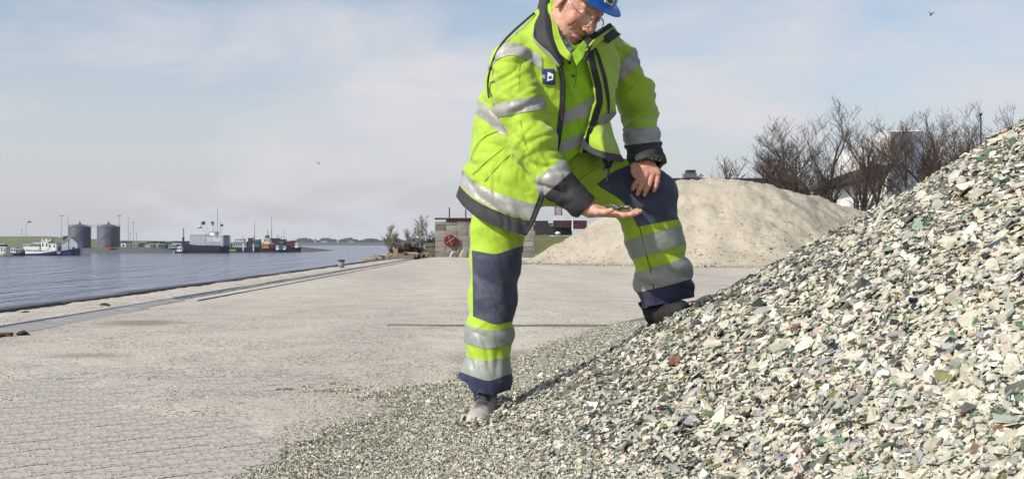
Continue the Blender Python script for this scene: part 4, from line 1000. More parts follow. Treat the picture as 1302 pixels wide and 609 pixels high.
# ================================================================== BACKGROUND
def flat(name, c, **k): return mat(name, c, **{**dict(rough=.7, var=.25, scale=1.2, spec=.15), **k})
m_grass = mat('dike_grass', (.10, .14, .045), rough=.95, col2=(.16, .17, .07), scale=.15, bump=.05, bscale=6)
m_grass2 = mat('verge_grass', (.14, .15, .045), rough=.95, col2=(.07, .075, .03), scale=.5, bump=.05, bscale=8)
m_bank = mat('bank_stone', (.13, .12, .11), rough=.9, col2=(.07, .065, .06), scale=.5, bump=.1, bscale=3)
m_tank = mat('tank_steel', (.11, .12, .15), rough=.6, metal=.1, col2=(.08, .088, .11), scale=.35, stretch=(1, 1, .2))
m_steel = flat('grey_steel', (.30, .31, .33)); m_steeld = flat('dark_steel', (.05, .05, .055)); m_wpaint = flat('white_paint', (.74, .74, .72))
m_hullb = flat('blue_hull', (.018, .045, .16)); m_hulln = flat('navy_hull', (.012, .014, .028)); m_hullk = flat('black_hull', (.02, .022, .03)); m_win = mat('dark_glass', (.02, .025, .03), rough=.15)
m_red = flat('red_paint', (.22, .02, .025)); m_mar = flat('maroon_steel', (.10, .032, .036), var=.35, scale=.8); m_org = flat('orange_paint', (.55, .20, .06)); m_green = flat('green_paint', (.02, .16, .10)); m_teal = flat('teal_paint', (.05, .13, .15))
m_lblue = flat('pale_blue_steel', (.30, .33, .38)); m_wood = flat('weathered_wood', (.33, .24, .15), scale=8); m_cream = flat('cream_paint', (.60, .55, .42))
def B(px0, px1, py0, py1, Y, dy):        # box extents for something seen between these photo positions at distance Y
    a, b = W(px0, py1, Y), W(px1, py0, Y); return (a[0], b[0], Y, Y+dy, a[2], b[2])
def bx(name, m, par, px0, px1, py0, py1, Y, dy, dY=0): return MB().box(*B(px0, px1, py0, py1, Y+dY, dy)).build(name, m, par)
def pole(name, m, par, px, py0, py1, Y, r, py2=None):
    a = W(px, py1, Y); b = W(px, py0, Y); return MB().tube([a, b], [r, r*.7], 6).build(name, m, par)

# far shores -------------------------------------------------------
def strip(name, pts, Y0, Y1, zb, m, kind='structure', slope=1.0):
    """land with a ridge profile given as (px, py) seen at Y1, falling to the water at Y0"""
    V, F = [], []
    P = resamp(pts, 90)
    for x, y in P:
        t = W(x, y, Y1); V += [((x-CX)/FPX*Y0, Y0, zb), (t[0]*(Y0+(Y1-Y0)*.5)/Y1, Y0+(Y1-Y0)*.5, zb+(t[2]-zb)*.8), tuple(t), (t[0]*1.05, Y1*1.25, zb)]
    for i in range(len(P)-1):
        for k in range(3): F.append((4*i+k, 4*i+4+k, 4*i+5+k, 4*i+1+k))
    return tag(link(name, npmesh(name, np.array(V), np.array(F)), m), kind=kind)
strip('harbour_bank', [(-60, 316), (100, 315), (150, 314), (190, 314), (215, 319), (230, 322.6)], 500, 520, -4.4, m_bank)
strip('dike', [(-80, 300.5), (60, 300.5), (95, 302.5), (150, 305.5), (240, 307), (300, 308.5)], 530, 640, -3.5, m_grass)
strip('harbour_spit', [(200, 318), (260, 317), (330, 315), (385, 313.5), (392, 316), (400, 319), (404, 320.8)], 562, 575, -4.6, m_bank)
strip('far_shore', [(330, 308.4), (400, 308.2), (560, 308.2), (620, 308.6)], 1700, 1900, -4.2, m_bank)
fw = MB(); r_ = random.Random(4)
for i in range(420):
    px = r_.uniform(378, 600); Y = r_.uniform(1900, 2300); h = r_.uniform(5, 11)*(.6+.5*abs(math.sin(px*.11))); a = W(px, 309, Y); w = h*r_.uniform(.5, .9)
    n = 6; pts = [(a[0]+w*math.cos(t)*r_.uniform(.7, 1), Y, -3+h*.55+h*.55*math.sin(t)*r_.uniform(.7, 1)) for t in np.linspace(0, 2*math.pi, n, endpoint=False)]
    fw.prism(pts, (0, 12, 0))
tag(fw.build('far_wood', flat('far_trees', (.075, .085, .08))), kind='stuff')
fb = MB(); fb.box(*B(399, 401, 303.5, 309, 1880, 8)); fb.box(*B(408, 416, 306.3, 309, 1880, 20)); fb.box(*B(428, 431, 305, 309, 1880, 10)); fb.box(*B(443, 450, 306.5, 309, 1880, 12))
tag(fb.build('far_village', m_lblue), kind='stuff')

# tanks --------------------------------------------------------------
def tank(px0, px1, label, Y=520):
    c = W((px0+px1)/2, 314.5, Y); R = (px1-px0)/2/FPX*Y; top = W(0, 289, Y)[2]-c[2]; e = empty('storage_tank', c); tag(e, label, 'tank', 'grey storage tanks on the far bank')
    MB().lathe([(R, -.5), (R, top), (R*1.015, top), (R*1.015, top+.18), (R, top+.2)], n=48).build('shell', m_tank, e, smooth=False)
    MB().lathe([(R, top+.2), (R*.5, top+.95), (.55, top+1.5), (.55, top+2.1), (0, top+2.2)], n=48).build('roof', m_tank, e)
    mb = MB()
    for k in range(28):
        a = 2*math.pi*k/28; p = (R*math.cos(a), R*math.sin(a), top+.2); mb.tube([p, (p[0], p[1], p[2]+1.0)], .04, 4)
    mb.tube([(R*math.cos(a), R*math.sin(a), top+1.2) for a in np.linspace(0, 6.283, 40)], .04, 4)
    mb.tube([(0, 0, top+2), (0, 0, top+3.1)], .1, 5); mb.build('railing', m_steeld, e)
    mb = MB(); mb.box(R*.55, R*.62, -R*.9, -R*.85, 0, 0) if False else None
    st = MB(); 
    for k in range(22):
        a = -2.6+k*.075; st.box(-.45, .45, -.12, .12, k*top/22, k*top/22+.12, R=None); s = st.v[-8:]; st.v[-8:] = [((R+.35)*math.cos(a)+x*.4, (R+.35)*math.sin(a)+y, z) for x, y, z in s]
    st.build('stairs', m_steel, e)
    return e
tank(88, 115, 'left one of the two grey round storage tanks with conical roofs')
tank(124, 152, 'right one of the two grey round storage tanks with conical roofs')
wk = MB(); a, b = W(114, 288.5, 520), W(125, 288.5, 520)
wk.box(a[0], b[0], 519.6, 520.4, a[2], a[2]+.15); wk.box(a[0], b[0], 519.6, 519.68, a[2]+.9, a[2]+1.0); wk.box(a[0]+1.3, a[0]+1.45, 519.6, 519.7, a[2], a[2]+1); wk.box(b[0]-1.4, b[0]-1.3, 519.6, 519.7, a[2], a[2]+1)
tag(wk.build('catwalk', m_steel), 'thin catwalk bridging the two grey storage tanks', 'catwalk')
b_ = MB().box(*B(134, 141, 311, 315, 506, 3)).build('shed', m_red); tag(b_, 'small rusty red shed in front of the right storage tank', 'shed')
e = empty('quay_shed', W(84, 314, 519)); tag(e, 'dark low pump house behind the white house by the left tank', 'shed')
o = bx('wall', m_steeld, e, 80, 92, 300, 316, 528, 6); o.parent = None; o.parent = e; o.matrix_parent_inverse = Matrix.Translation(-Vector(e.location))
# light masts
def mast(px, top, base, Y, kind, label):
    c = W(px, base, Y); h = W(px, top, Y)[2]-c[2]; e = empty('light_mast', c); tag(e, label, 'light mast', 'masts on the far bank')
    MB().tube([(0, 0, 0), (0, 0, h)], [.14, .09], 6).build('pole', m_steel, e)
    if kind == 'T':
        mb = MB().box(-1.0, 1.0, -.15, .15, h-.1, h+.12); [mb.box(x-.22, x+.22, -.3, .1, h-.35, h-.1) for x in (-.8, -.27, .27, .8)]; mb.build('lamp_head', m_steel, e)
    elif kind == 'L': MB().box(-.35, .35, -.2, .2, h, h+.25).build('lamp_head', m_steeld, e)
    elif kind == 'C': MB().tube([(0, 0, h), (.2, 0, h+1.2), (.9, 0, h+1.9), (1.5, 0, h+2.0)], .1, 6).build('lamp_arm', m_steeld, e); MB().box(1.0, 2.2, -.3, .3, h+1.8, h+2.4).build('lamp_head', m_steeld, e)
    return e
mast(28, 292, 314, 515, 'L', 'short lamp mast at the far left on the green dike'); mast(33, 288, 314, 515, 'C', 'curved lamp mast with a dark head above the white barge')
mast(47.5, 302, 314, 515, 'L', 'smallest lamp mast standing low above the barge deck'); mast(78, 274, 314, 515, 'T', 'tall mast with a wide lamp bar left of the tanks')
mast(86.5, 274, 312, 516, 'P', 'tall bare dark pole touching the left edge of the left tank'); mast(151.5, 274, 312, 530, 'T', 'tall mast with a wide lamp bar at the right tank edge')
mast(163, 276, 314, 515, 'P', 'tall bare pole right of the tanks'); mast(169.5, 283, 314, 515, 'L', 'thin mast with a small lamp right of the bare pole')
mast(165.5, 297, 313, 515, 'L', 'short thick mast just right of the bare pole'); mast(173.5, 297.5, 313, 515, 'L', 'last short mast right of the tanks')
# things on the bank right of the tanks: low sheds and cars
for px0, px1, y0, m, lb in ((154, 160, 307, m_wpaint, 'small white shed just right of the right tank'), (176, 186, 309, m_teal, 'low blue grey shed on the bank right of the masts'), (187, 203, 306.8, m_steel, 'long pale flat roofed shed on the bank'),
                            (205, 218, 308, m_steeld, 'dark low shed nearest the big dark ship'), (218, 240, 306.5, m_lblue, 'pale harbour shed showing behind the dark ship bow')):
    a = B(px0, px1, y0, 317, 540, 9); e = empty('harbour_shed', (a[0], a[2], a[4])); tag(e, lb, 'shed')
    w, h = a[1]-a[0], a[5]-a[4]
    MB().box(0, w, 0, 9, -1, h*.82).build('wall', m, e); MB().prism([(-.2, -.2, h*.82), (w+.2, -.2, h*.82), (w*.98, -.2, h), (w*.02, -.2, h)], (0, 9.4, 0)).build('roof', m_steeld, e)
    for k in range(max(1, int(w/2.2))): MB().box(.6+2.2*k, 1.6+2.2*k, -.05, 0, h*.35, h*.6).build('window', m_win, e)
# long low boats of the dark barge row at 190-235
# boats ---------------------------------------------------------------
def hull(L, Bm, zf, zm, zs, name, m, par, bow=.18, stern=.08, x0=0, sheer=2.0, flare=.78):
    """hull from x=0 (stern) to x=L (bow); zf, zm, zs deck heights at bow, middle, stern"""
    n = 26; V = []; F = []
    for i in range(n+1):
        t = i/n; wd = Bm/2*min(1, max(0.02, (1-t)/bow))**.55*min(1, max(.05, .55+.45*t/stern)); z = zm+(zf-zm)*max(0, (t-.45)/.55)**sheer+(zs-zm)*max(0, (.35-t)/.35)**2
        x = L*t; rake = (1-t > bow)*0
        for s in (-1, 1): V += [(x0+x*(.965 if t > .97 else 1), s*wd*flare, -.6), (x0+x, s*wd, z*.55), (x0+x+.0, s*wd*1.02, z)]
    for i in range(n):
        a, b = 6*i, 6*i+6
        F += [(a, b, b+1, a+1), (a+1, b+1, b+2, a+2), (a+3, a+4, b+4, b+3), (a+4, a+5, b+5, b+4), (a+2, b+2, b+5, a+5), (a, a+3, b+3, b)]
    F += [(0, 1, 4, 3), (1, 2, 5, 4)]; a = 6*n; F += [(a, a+3, a+4, a+1), (a+1, a+4, a+5, a+2)]
    return MB().add(V, F).build(name, m, par)
def cabin(par, x0, x1, z0, z1, hw_, m, wins=0, wz=(.35, .72), name='cabin', ws=.6, roof=True, wm=None):
    o = MB().box(x0, x1, -hw_, hw_, z0, z1).build(name, m, par, bevel=.04)
    for k in range(wins):
        t = (x1-x0)/wins; c = x0+t*(k+.5); q = MB(); q.box(c-t*ws/2, c+t*ws/2, -hw_-.03, -hw_+.05, z0+(z1-z0)*wz[0], z0+(z1-z0)*wz[1]); q.build('window', wm or m_win, o)
    if roof: MB().box(x0-.2, x1+.2, -hw_-.2, hw_+.2, z1, z1+.12).build('roof', m_wpaint if m != m_wpaint else m_steel, o)
    return o
# white and blue barge
S = 408/FPX; e = empty('barge', W(30, 325.5, 408)); tag(e, 'white and dark blue barge with a rounded black bow moored at the left', 'boat'); e.rotation_euler.z = -.06
L = 73*S; hull(L, 5, 2.9, 1.55, 1.9, 'hull', m_hullb, e, bow=.10)
MB().prism([(L*.42, -2.62, -.2), (L+.02, -2.0, -.2), (L+.02, -1.6, 2.4), (L*.9, -2.66, 2.0), (L*.75, -2.66, 1.95), (L*.5, -2.64, 1.0)], (0, .1, 0)).build('bow_panel', m_hulln, e)
w_ = MB(); w_.prism([(0, -2.62, .8), (L*.35, -2.64, 1.0), (L*.6, -2.66, 1.75), (L*.62, -2.66, 2.0), (L*.3, -2.66, 1.65), (0, -2.60, 1.75)], (0, .1, 0)); w_.build('rail_strip', m_wpaint, e)
cabin(e, 3*S, 24*S, 1.5, 3.6, 1.9, m_wpaint, 7, wz=(.1, .35)); cabin(e, 3*S, 12*S, 2.7, 4.4, 1.8, m_wpaint, 4, wz=(.3, .8)); cabin(e, 12.2*S, 24*S, 2.7, 4.2, 1.8, m_lblue, 3, wz=(.3, .85))
MB().box(15*S, 36*S, -1.9, 1.9, 4.6, 4.8).build('awning', m_wpaint, e)
cabin(e, 26*S, 36*S, 2.0, 5.2, 2.0, m_wpaint, 2, wz=(.45, .8), ws=.35); cabin(e, 35*S, 46*S, 2.0, 4.6, 1.9, m_wpaint, 2, wz=(.4, .8), ws=.3); cabin(e, 26*S, 38*S, 5.3, 6.3, 1.4, m_wpaint, 2, wm=m_rust)
MB().tube([(47*S, 0, 2), (47*S, 0, 3.5)], .3, 8).build('funnel', m_hullb, e)
mk = MB().tube([(L*.69+.5*math.cos(a), -2.74, 1.45+.42*math.sin(a)) for a in np.linspace(3.0, 6.6, 10)], .16, 5).build('bow_mark', m_wpaint, e)
for k in range(9): MB().tube([(L*.72+k*.62, -2.2, 2.0), (L*.72+k*.62, -2.2, 3.0)], .04, 4).build('rail_post', m_steeld, e)
MB().tube([(1, 0, 2), (1, 0, 3.6), (.3, 0, 3.8)], .05, 5).build('ensign_staff', m_steel, e)
# boat house behind its bow
e = empty('boat_house', W(88, 322, 425)); tag(e, 'small grey white house with a pale sloping roof standing behind the barge bow', 'house')
s = 425/FPX; MB().prism([(-9*s, 0, -1), (10.5*s, 0, -1), (10.5*s, 0, 12*s), (2*s, 0, 20*s), (-9*s, 0, 13*s)], (0, 5, 0)).build('wall', flat('pale_wall', (.42, .44, .48)), e)
MB().prism([(-9.6*s, -.3, 12.7*s), (2*s, -.3, 20.3*s), (2*s, -.3, 20.9*s), (-9.8*s, -.3, 13.2*s)], (0, 5.6, 0)).build('roof', m_wpaint, e); MB().prism([(2*s, -.3, 20.3*s), (11*s, -.3, 11.7*s), (11*s, -.3, 12.4*s), (2*s, -.3, 20.9*s)], (0, 5.6, 0)).build('roof', m_steel, e)
MB().box(4*s, 7*s, -.06, 0, 5*s, 8*s).build('window', m_win, e); MB().box(-1*s, -.3*s, -.1, 0, 1*s, 17*s).build('downpipe', m_steeld, e)
# cut-off boats at the left edge
e = empty('tour_boat', W(-60, 326.5, 385)); tag(e, 'low white boat with a red brown waterline cut off by the left photo edge', 'boat')
s = 385/FPX; hull(76*s, 4.5, 1.5, 1.2, 1.3, 'hull', m_cream, e, bow=.1); cabin(e, 4*s, 70*s, 1.0, 3.0, 1.9, m_wpaint, 22, wz=(.35, .8), ws=.5); MB().box(2*s, 71*s, -2.0, 2.0, 3.1, 3.4).build('roof', m_wpaint, e); MB().box(1, 74*s, -2.3, -2.2, .0, .35).build('waterline', m_rust, e)
MB().tube([(50*s, 0, 3), (50*s, 0, 5.2)], .06, 5).build('mast', m_steel, e); cabin(e, 60*s, 68*s, 3.3, 4.2, .9, m_steeld, 1)
e = empty('motor_boat', W(14, 326, 398)); tag(e, 'small dark motor boat between the cut off white boat and the blue barge', 'boat')
s = 398/FPX; hull(18*s, 3, 1.8, 1.2, 1.2, 'hull', m_hullk, e, bow=.3); cabin(e, 1*s, 8*s, 1.2, 3.1, 1.2, m_wpaint, 2); cabin(e, 9*s, 15*s, 1.2, 2.4, 1.1, m_lblue, 2); MB().tube([(8*s, 0, 3), (8*s, 0, 6)], .05, 5).build('mast', m_steel, e)
# dark ship with flags
e = empty('cargo_ship', W(289, 323, 500)); tag(e, 'big dark ship with pale deckhouse and flags above it, bow at the left', 'ship'); e.rotation_euler.z = math.pi-.28
s = 500/FPX; L = 66*s; hull(L, 7, 5.4, 3.8, 3.6, 'hull', m_hulln, e, bow=.14, flare=.8); MB().tube([(L-1, 0, 4.6), (L-1, 0, 11.5)], .2, 6).build('bow_mast', m_steeld, e); MB().box(L-1.2, L-.5, -.4, .4, 4.5, 7.4).build('winch_house', m_steeld, e)
MB().box(L-1.2, L-.8, 3.3, 3.4, -.4, 3.3).build('draught_mark', m_wpaint, e)
cabin(e, 1*s, 26*s, 3.3, 8.2, 2.8, m_lblue, 5, wz=(.55, .75), ws=.3).location = (0, 0, 0)
cabin(e, 27*s, 50*s, 3.4, 8.6, 2.4, m_lblue, 7, wz=(.3, .8), ws=.12, wm=m_steel); cabin(e, 15*s, 22*s, 8.2, 9.6, 2.0, m_wpaint, 1, ws=.4)
for k in range(14): o = MB().tube([(L*(.05+.065*k), 3.4, 3.6), (L*(.05+.065*k), 3.4, 5)], .07, 4).build('rail_post', m_steel, e)
o = MB().box(3*s, 24*s, 2.85, 2.95, 5.4, 7.4).build('deckhouse_panel', flat('pale_panel', (.42, .46, .52)), e)
for x, h in ((14*s, 20), (10*s, 14.5), (20*s, 12)): MB().tube([(x, 0, 9), (x, 0, h)], .14, 5).build('mast', m_steel, e)
e2 = empty('work_boat', W(222, 325, 495)); tag(e2, 'small pale work boat tucked beside the dark ship bow', 'boat'); s = 495/FPX
hull(16*s, 3, 2.4, 1.8, 1.7, 'hull', m_hullk, e2, bow=.3); cabin(e2, 4*s, 10*s, 1.8, 4.0, 1.2, m_wpaint, 2); MB().box(-.3, .1, -1, 1, -.4, 1.6).build('fender', m_wpaint, e2)
def flag(px, py, w, h, m, m2, base_px, label, Y=498):
    t = W(px, py-h/2-1, Y); b = W(base_px, 303, Y); e = empty('flag', b); tag(e, label, 'flag'); q = Vector(b)
    MB().tube([(0, 0, 0), tuple(Vector(((t[0]-b[0])*.5, 0, (t[2]-b[2])*.6))), tuple(Vector(t)-q)], [.10, .07, .05], 5).build('flag_pole', m_steel, e)
    s = Y/FPX; P = Vector(t)-q; f = MB(); n = 6
    for j, (mm) in enumerate((m, m2)):
        f = MB(); z1 = P.z-(j*.5)*h*s; z0 = z1-.5*h*s
        vs = [(P.x-w*s*i/n, .25*math.sin(i*1.4), z-.10*i*s) for i in range(n+1) for z in (z0, z1)]; vs2 = [(x, y+.05, z) for x, y, z in vs]
        N_ = len(vs); f.add(vs+vs2, [(2*i, 2*i+2, 2*i+3, 2*i+1) for i in range(n)]+[(N_+2*i+1, N_+2*i+3, N_+2*i+2, N_+2*i) for i in range(n)]+[(2*i+1, 2*i+3, N_+2*i+3, N_+2*i+1) for i in range(n)]+[(2*i, N_+2*i, N_+2*i+2, 2*i+2) for i in range(n)])
        f.build('cloth', mm, e)
flag(261, 284.5, 5.5, 4.5, m_green, m_green, 266, 'green flag, highest left of the flags over the dark ship'); flag(257.5, 289.5, 6.5, 2.6, m_wpaint, m_hulln, 263, 'low white and navy flag, leftmost above the dark ship')
flag(272, 285, 4, 5.5, m_teal, m_lblue, 275.5, 'teal flag in the middle of the flags over the dark ship'); flag(284, 287.3, 4, 3, m_hullk, m_teal, 281, 'small black and teal flag, rightmost over the dark ship')
# cluster of working ships
def ship(px0, px1, wl, Y, hm, zf, zm, label, houses, masts, flip=False, name='work_ship'):
    s = Y/FPX; e = empty(name, W(px1 if flip else px0, wl, Y)); tag(e, label, 'ship', 'working ships moored at the spit'); L = (px1-px0)*s
    if flip: e.rotation_euler.z = math.pi
    hull(L, min(7, L*.22), zf, zm, zm, 'hull', hm, e, bow=.2)
    for x0, x1, z0, z1, m, w in houses: 
        o = cabin(e, x0*L, x1*L, z0, z1, 1.8, m, w, wz=(.4, .8), ws=.45)
        if flip:
            for k in range(w):
                t = (x1-x0)*L/w; c = x0*L+t*(k+.5); MB().box(c-t*.22, c+t*.22, 1.76, 1.84, z0+(z1-z0)*.4, z0+(z1-z0)*.8).build('window', m_win, o)
    for x, z0, z1, cr in masts:
        q = MB().tube([(x*L, 0, z0), (x*L, 0, z1)], [.16, .07], 5)
        if cr: q.tube([(x*L-.9, 0, z0+(z1-z0)*.55), (x*L+.9, 0, z0+(z1-z0)*.55)], .06, 4); q.tube([(x*L-1.2, 0, z0+(z1-z0)*.2), (x*L+1.2, 0, z0+(z1-z0)*.2)], .09, 4)
        q.build('mast', m_steeld, e)
    return e
ship(286, 332, 321.5, 548, m_hullk, 3.2, 2.6, 'long dark dredger with white legs and a crossed mast behind the dark ship', [(.04, .18, 2.5, 4.4, m_lblue, 3), (.25, .62, 2.6, 5.4, m_lblue, 6), (.3, .55, 5.4, 6.6, m_cream, 4), (.66, .8, 2.6, 7.2, m_steeld, 2), (.8, .98, 2.6, 6.4, m_teal, 3)], [(.82, 6, 15.5, 1), (.5, 6, 8.5, 1), (.1, 4, 8.6, 0), (.16, 4, 8.2, 0)])
for px in (308.5, 321.5): bx('white_spud', m_wpaint, None, px, px+1.2, 310, 319, 542, .5).update_tag(); o = bpy.context.scene.objects[-1] if False else None
for o, lb in zip([q for q in COL.objects if q.name.startswith('white_spud')], ('left white pile leg on the dredger side', 'right white pile leg on the dredger side')): o.name = 'pile_leg'; tag(o, lb, 'pile leg')
ship(331, 355, 321.5, 540, m_hullk, 3.2, 2.2, 'tug with an orange and cream wheelhouse among the moored ships', [(.15, .5, 2.2, 4.3, m_org, 3), (.22, .55, 4.3, 7.0, m_cream, 3), (.3, .45, 7.0, 8.2, m_steeld, 1), (.58, .75, 2.3, 4.2, m_mar, 1)], [(.6, 6, 17.5, 0), (.4, 8, 11, 1)])
ship(350, 366, 321.8, 536, m_hulln, 2.3, 1.6, 'small blue and white boat moored right of the orange tug', [(.1, .35, 1.6, 3.6, m_wpaint, 2), (.4, .65, 1.6, 5.2, m_teal, 2), (.7, .85, 1.6, 3.4, m_wpaint, 1)], [(.7, 3, 11, 1), (.5, 4, 8, 0)])
ship(345, 372, 320.5, 556, m_hullk, 3.4, 3.0, 'dark maroon ship lying behind the small blue boat', [(.05, .4, 3, 6.8, m_mar, 3), (.45, .7, 3, 6.2, m_hulln, 3), (.72, .95, 3, 5.4, m_mar, 2)], [(.3, 6, 9, 1)])
ship(364, 383, 320.6, 550, m_hulln, 2.6, 2.2, 'last dark boat at the tip of the spit with a peaked maroon house', [(.3, .6, 2.2, 5.6, m_mar, 2), (.62, .85, 2.2, 4.6, m_wpaint, 2)], [(.5, 5, 7, 0)])
ship(196, 228, 321, 540, m_teal, 2.4, 2.0, 'low teal barge left of the big dark ship', [(.2, .5, 2.0, 3.8, m_green, 4), (.6, .9, 2.0, 3.6, m_steel, 3)], [])
ship(168, 198, 319.6, 535, m_hulln, 2.2, 1.9, 'low dark barge moored right of the tank bank', [(.1, .3, 1.9, 3.3, m_lblue, 2), (.6, .8, 1.9, 3.2, m_wpaint, 2)], [])

# block wall and its surroundings ---------------------------------------
YW = 59.0; s = YW/FPX; wz = lambda y: CH-(y-HY)*s; wx = lambda x: (x-CX)*s
wall = empty('block_wall', (wx(553), YW, 0)); tag(wall, 'wall of stacked grey concrete blocks with a red hose reel beyond the standing leg', 'wall')
m_blk = [mat('concrete_block', c, rough=.95, col2=tuple(x*.6 for x in c), scale=1.6, bump=.02, bscale=12) for c in ((.27, .25, .21), (.22, .205, .18), (.31, .29, .25), (.15, .14, .125))]
rows = [327, 320, 313.6, 306.4, 299.4, 293, 286, 281.5]; r_ = random.Random(9)
for k, (y1, y0) in enumerate(zip(rows[:-1], rows[1:])):
    x = 553 + (0 if k % 2 else -0); first = True
    while x < 680:
        w = (14 if (first and k % 2) else 28)*(.5 if r_.random() < .3 and not first else 1); x1 = min(x+w, 681)
        if x1-x > 2:
            o = MB().box(0, (x1-x)*s-.02, 0, .75, 0, (y1-y0)*s-.015, jit=.008).build('block', m_blk[3 if (k == 5 and first) else r_.randrange(3)], wall, bevel=.015)
            o.location = ((x-553)*s, r_.uniform(-.02, .03), wz(y1))
        x = x1; first = False
o = MB().box(14*s, 128*s, -.05, .8, 0, .10).build('cap_beam', m_mar, wall); o.location = (0, 0, wz(281.5)); o = MB().box(-.02, 128*s, -.1, .85, .105, .18).build('cap_beam', m_dark, wall); o.location = (0, 0, wz(281.5))
low = empty('low_block_wall', (wx(540.5), YW+.05, 0)); tag(low, 'short stack of dark mossy blocks against the left end of the block wall', 'wall')
m_moss = mat('mossy_block', (.15, .13, .09), rough=.95, col2=(.08, .08, .05), scale=2, bump=.02, bscale=12)
for y1, y0 in ((327, 320), (320, 314), (314, 308.5)):
    o = MB().box(0, 12*s, 0, .7, 0, (y1-y0)*s-.015, jit=.006).build('block', m_moss, low, bevel=.015); o.location = (0, r_.uniform(-.02, .03), wz(y1))
for px, y0, lb in ((569.5, 263, 'thin bare pole rising behind the block wall, left'), (590.8, 265, 'thin bare pole rising behind the block wall beside the jacket hem')):
    o = MB().tube([(wx(px), YW+1.4, 0), (wx(px), YW+1.4, wz(y0))], .035, 6).build('pole', m_steeld); tag(o, lb, 'pole')
hr = empty('hose_reel', (wx(572.5), YW-.05, wz(306))); tag(hr, 'round dark red hose reel mounted on the block wall', 'hose reel')
for R_, m in ((.27, m_red), (.21, m_mar), (.15, m_red)):
    MB().tube([(R_*math.cos(a), -.12, R_*math.sin(a)) for a in np.linspace(0, 6.283, 25)], .042, 8).build('hose', m, hr, smooth=True)
MB().lathe([(0, 0), (.30, 0), (.30, .02), (0, .02)], n=24).build('disc', m_mar, hr).rotation_euler.x = math.pi/2
mb = MB()
for a in (.6, 1.9): mb.tube([(.25*math.cos(a), -.17, .25*math.sin(a)), (-.25*math.cos(a), -.17, -.25*math.sin(a))], .012, 5)
mb.build('spoke', m_cream, hr); MB().box(.22, .42, -.12, .06, -.30, .10).build('bracket', m_mar, hr)
for px, h, m, lb in ((573, .30, m_wpaint, 'small white post at the wall foot below the hose reel'), (582, .36, m_steeld, 'dark tangle of pipe at the wall foot'), (586, .40, m_cream, 'pale bent pipe at the wall foot beside the trouser leg')):
    o = MB().tube([(wx(px), YW-.4, 0), (wx(px)+.05, YW-.42, h*.6), (wx(px)+.16, YW-.4, h)], .035, 6).build('pipe', m); tag(o, lb, 'pipe')
# red steel column, verge and containers
o = MB(); o.box(wx(665), wx(678), YW+.9, YW+1.25, 0, wz(298)); o = o.build('steel_column', m_mar); tag(o, 'dark maroon steel column just right of the standing leg', 'column')
V, F = grid_sheet(np.linspace(-3, 40, 120), np.linspace(72, 92, 30), lambda X, Y: 1.2*sstep(Y, 74, 82)+.12*noise2(X, Y, .8, 2, 3)); tag(link('grass_bank', npmesh('grass_bank', V, F), m_grass2), kind='stuff')
V, F = grid_sheet(np.array([-2.5, 300.]), np.array([58.6, 400.]), lambda X, Y: 0*X+.03); tag(link('ground', npmesh('ground', V, F, False), mat('bare_ground', (.22, .20, .15), rough=.95, var=.3, scale=.3)), kind='structure')
def container(px0, px1, py0, py1, Y, m, label, ribs=True):
    a = B(px0, px1, py0, py1, Y, 2.4); e = empty('container', (a[0], a[2], a[4])); tag(e, label, 'container', 'containers beyond the grass bank'); w, h = a[1]-a[0], a[5]-a[4]
    MB().box(0, w, .04, 2.4, 0, h).build('shell', m, e)
    n = max(3, int(w/.45)); 
    rb = MB(); [rb.box(w*(k+.15)/n, w*(k+.6)/n, 0, .045, .12, h-.12) for k in range(n)]; rb.build('corrugation', m, e); fr = MB()
    fr.box(0, w, -.03, .03, h-.1, h+.02); fr.box(0, w, -.03, .03, -.02, .1); fr.box(-.02, .1, -.03, .03, 0, h); fr.box(w-.1, w+.02, -.03, .03, 0, h); fr.build('frame', m_steeld, e)
container(676, 705, 288.6, 299, 150, m_steeld, 'long black container at ground level behind the grass'); container(676, 697, 280.8, 288.4, 152, m_steeld, 'black container stacked on the long black one')
container(704, 727, 280.5, 289, 148, m_mar, 'maroon container right under the lattice tower'); container(729, 746, 280.5, 291, 148, m_mar, 'second maroon container, mostly hidden behind the cuff'); container(698, 704, 284, 288.4, 151, m_steel, 'small pale grey unit beside the black stacked container')
container(706, 727, 289.4, 299, 149, m_steeld, 'dark blue grey container below the maroon one')
o = pole('pole', m_wpaint, None, 728, 277, 293, 120, .09); tag(o, 'white post standing between the two maroon containers', 'pole')
o = MB().lathe([(0, .0), (.25, 0), (.3, .12), (.22, .25), (0, .3)], c=tuple(W(709.5, 298, 120)), n=14).build('dome', m_wpaint, smooth=True); tag(o, 'small white dome on the grass bank below the lattice tower', 'dome')
e = empty('lattice_tower', W(710, 312, 170)); tag(e, 'red and white lattice crane tower behind the maroon container', 'tower'); s = 170/FPX
hw2 = 4.2*s; zt = 75*s; mb = {0: MB(), 1: MB()}; nseg = 30
for k in range(nseg):
    z0, z1 = zt*k/nseg, zt*(k+1)/nseg; q = mb[(k//5+1) % 2]
    for x, y in ((-hw2, -hw2), (hw2, -hw2), (hw2, hw2), (-hw2, hw2)): q.box(x-.06, x+.06, y-.06, y+.06, z0, z1)
    for a, b in (((-hw2, -hw2), (hw2, -hw2)), ((hw2, -hw2), (hw2, hw2)), ((hw2, hw2), (-hw2, hw2)), ((-hw2, hw2), (-hw2, -hw2))):
        if k % 2: a, b = b, a
        q.tube([(*a, z0), (*b, z1)], .03, 4); q.tube([(*a, z1), (*b, z1)], .03, 4)
mb[0].build('lattice', m_mar, e); mb[1].build('lattice', m_wpaint, e)
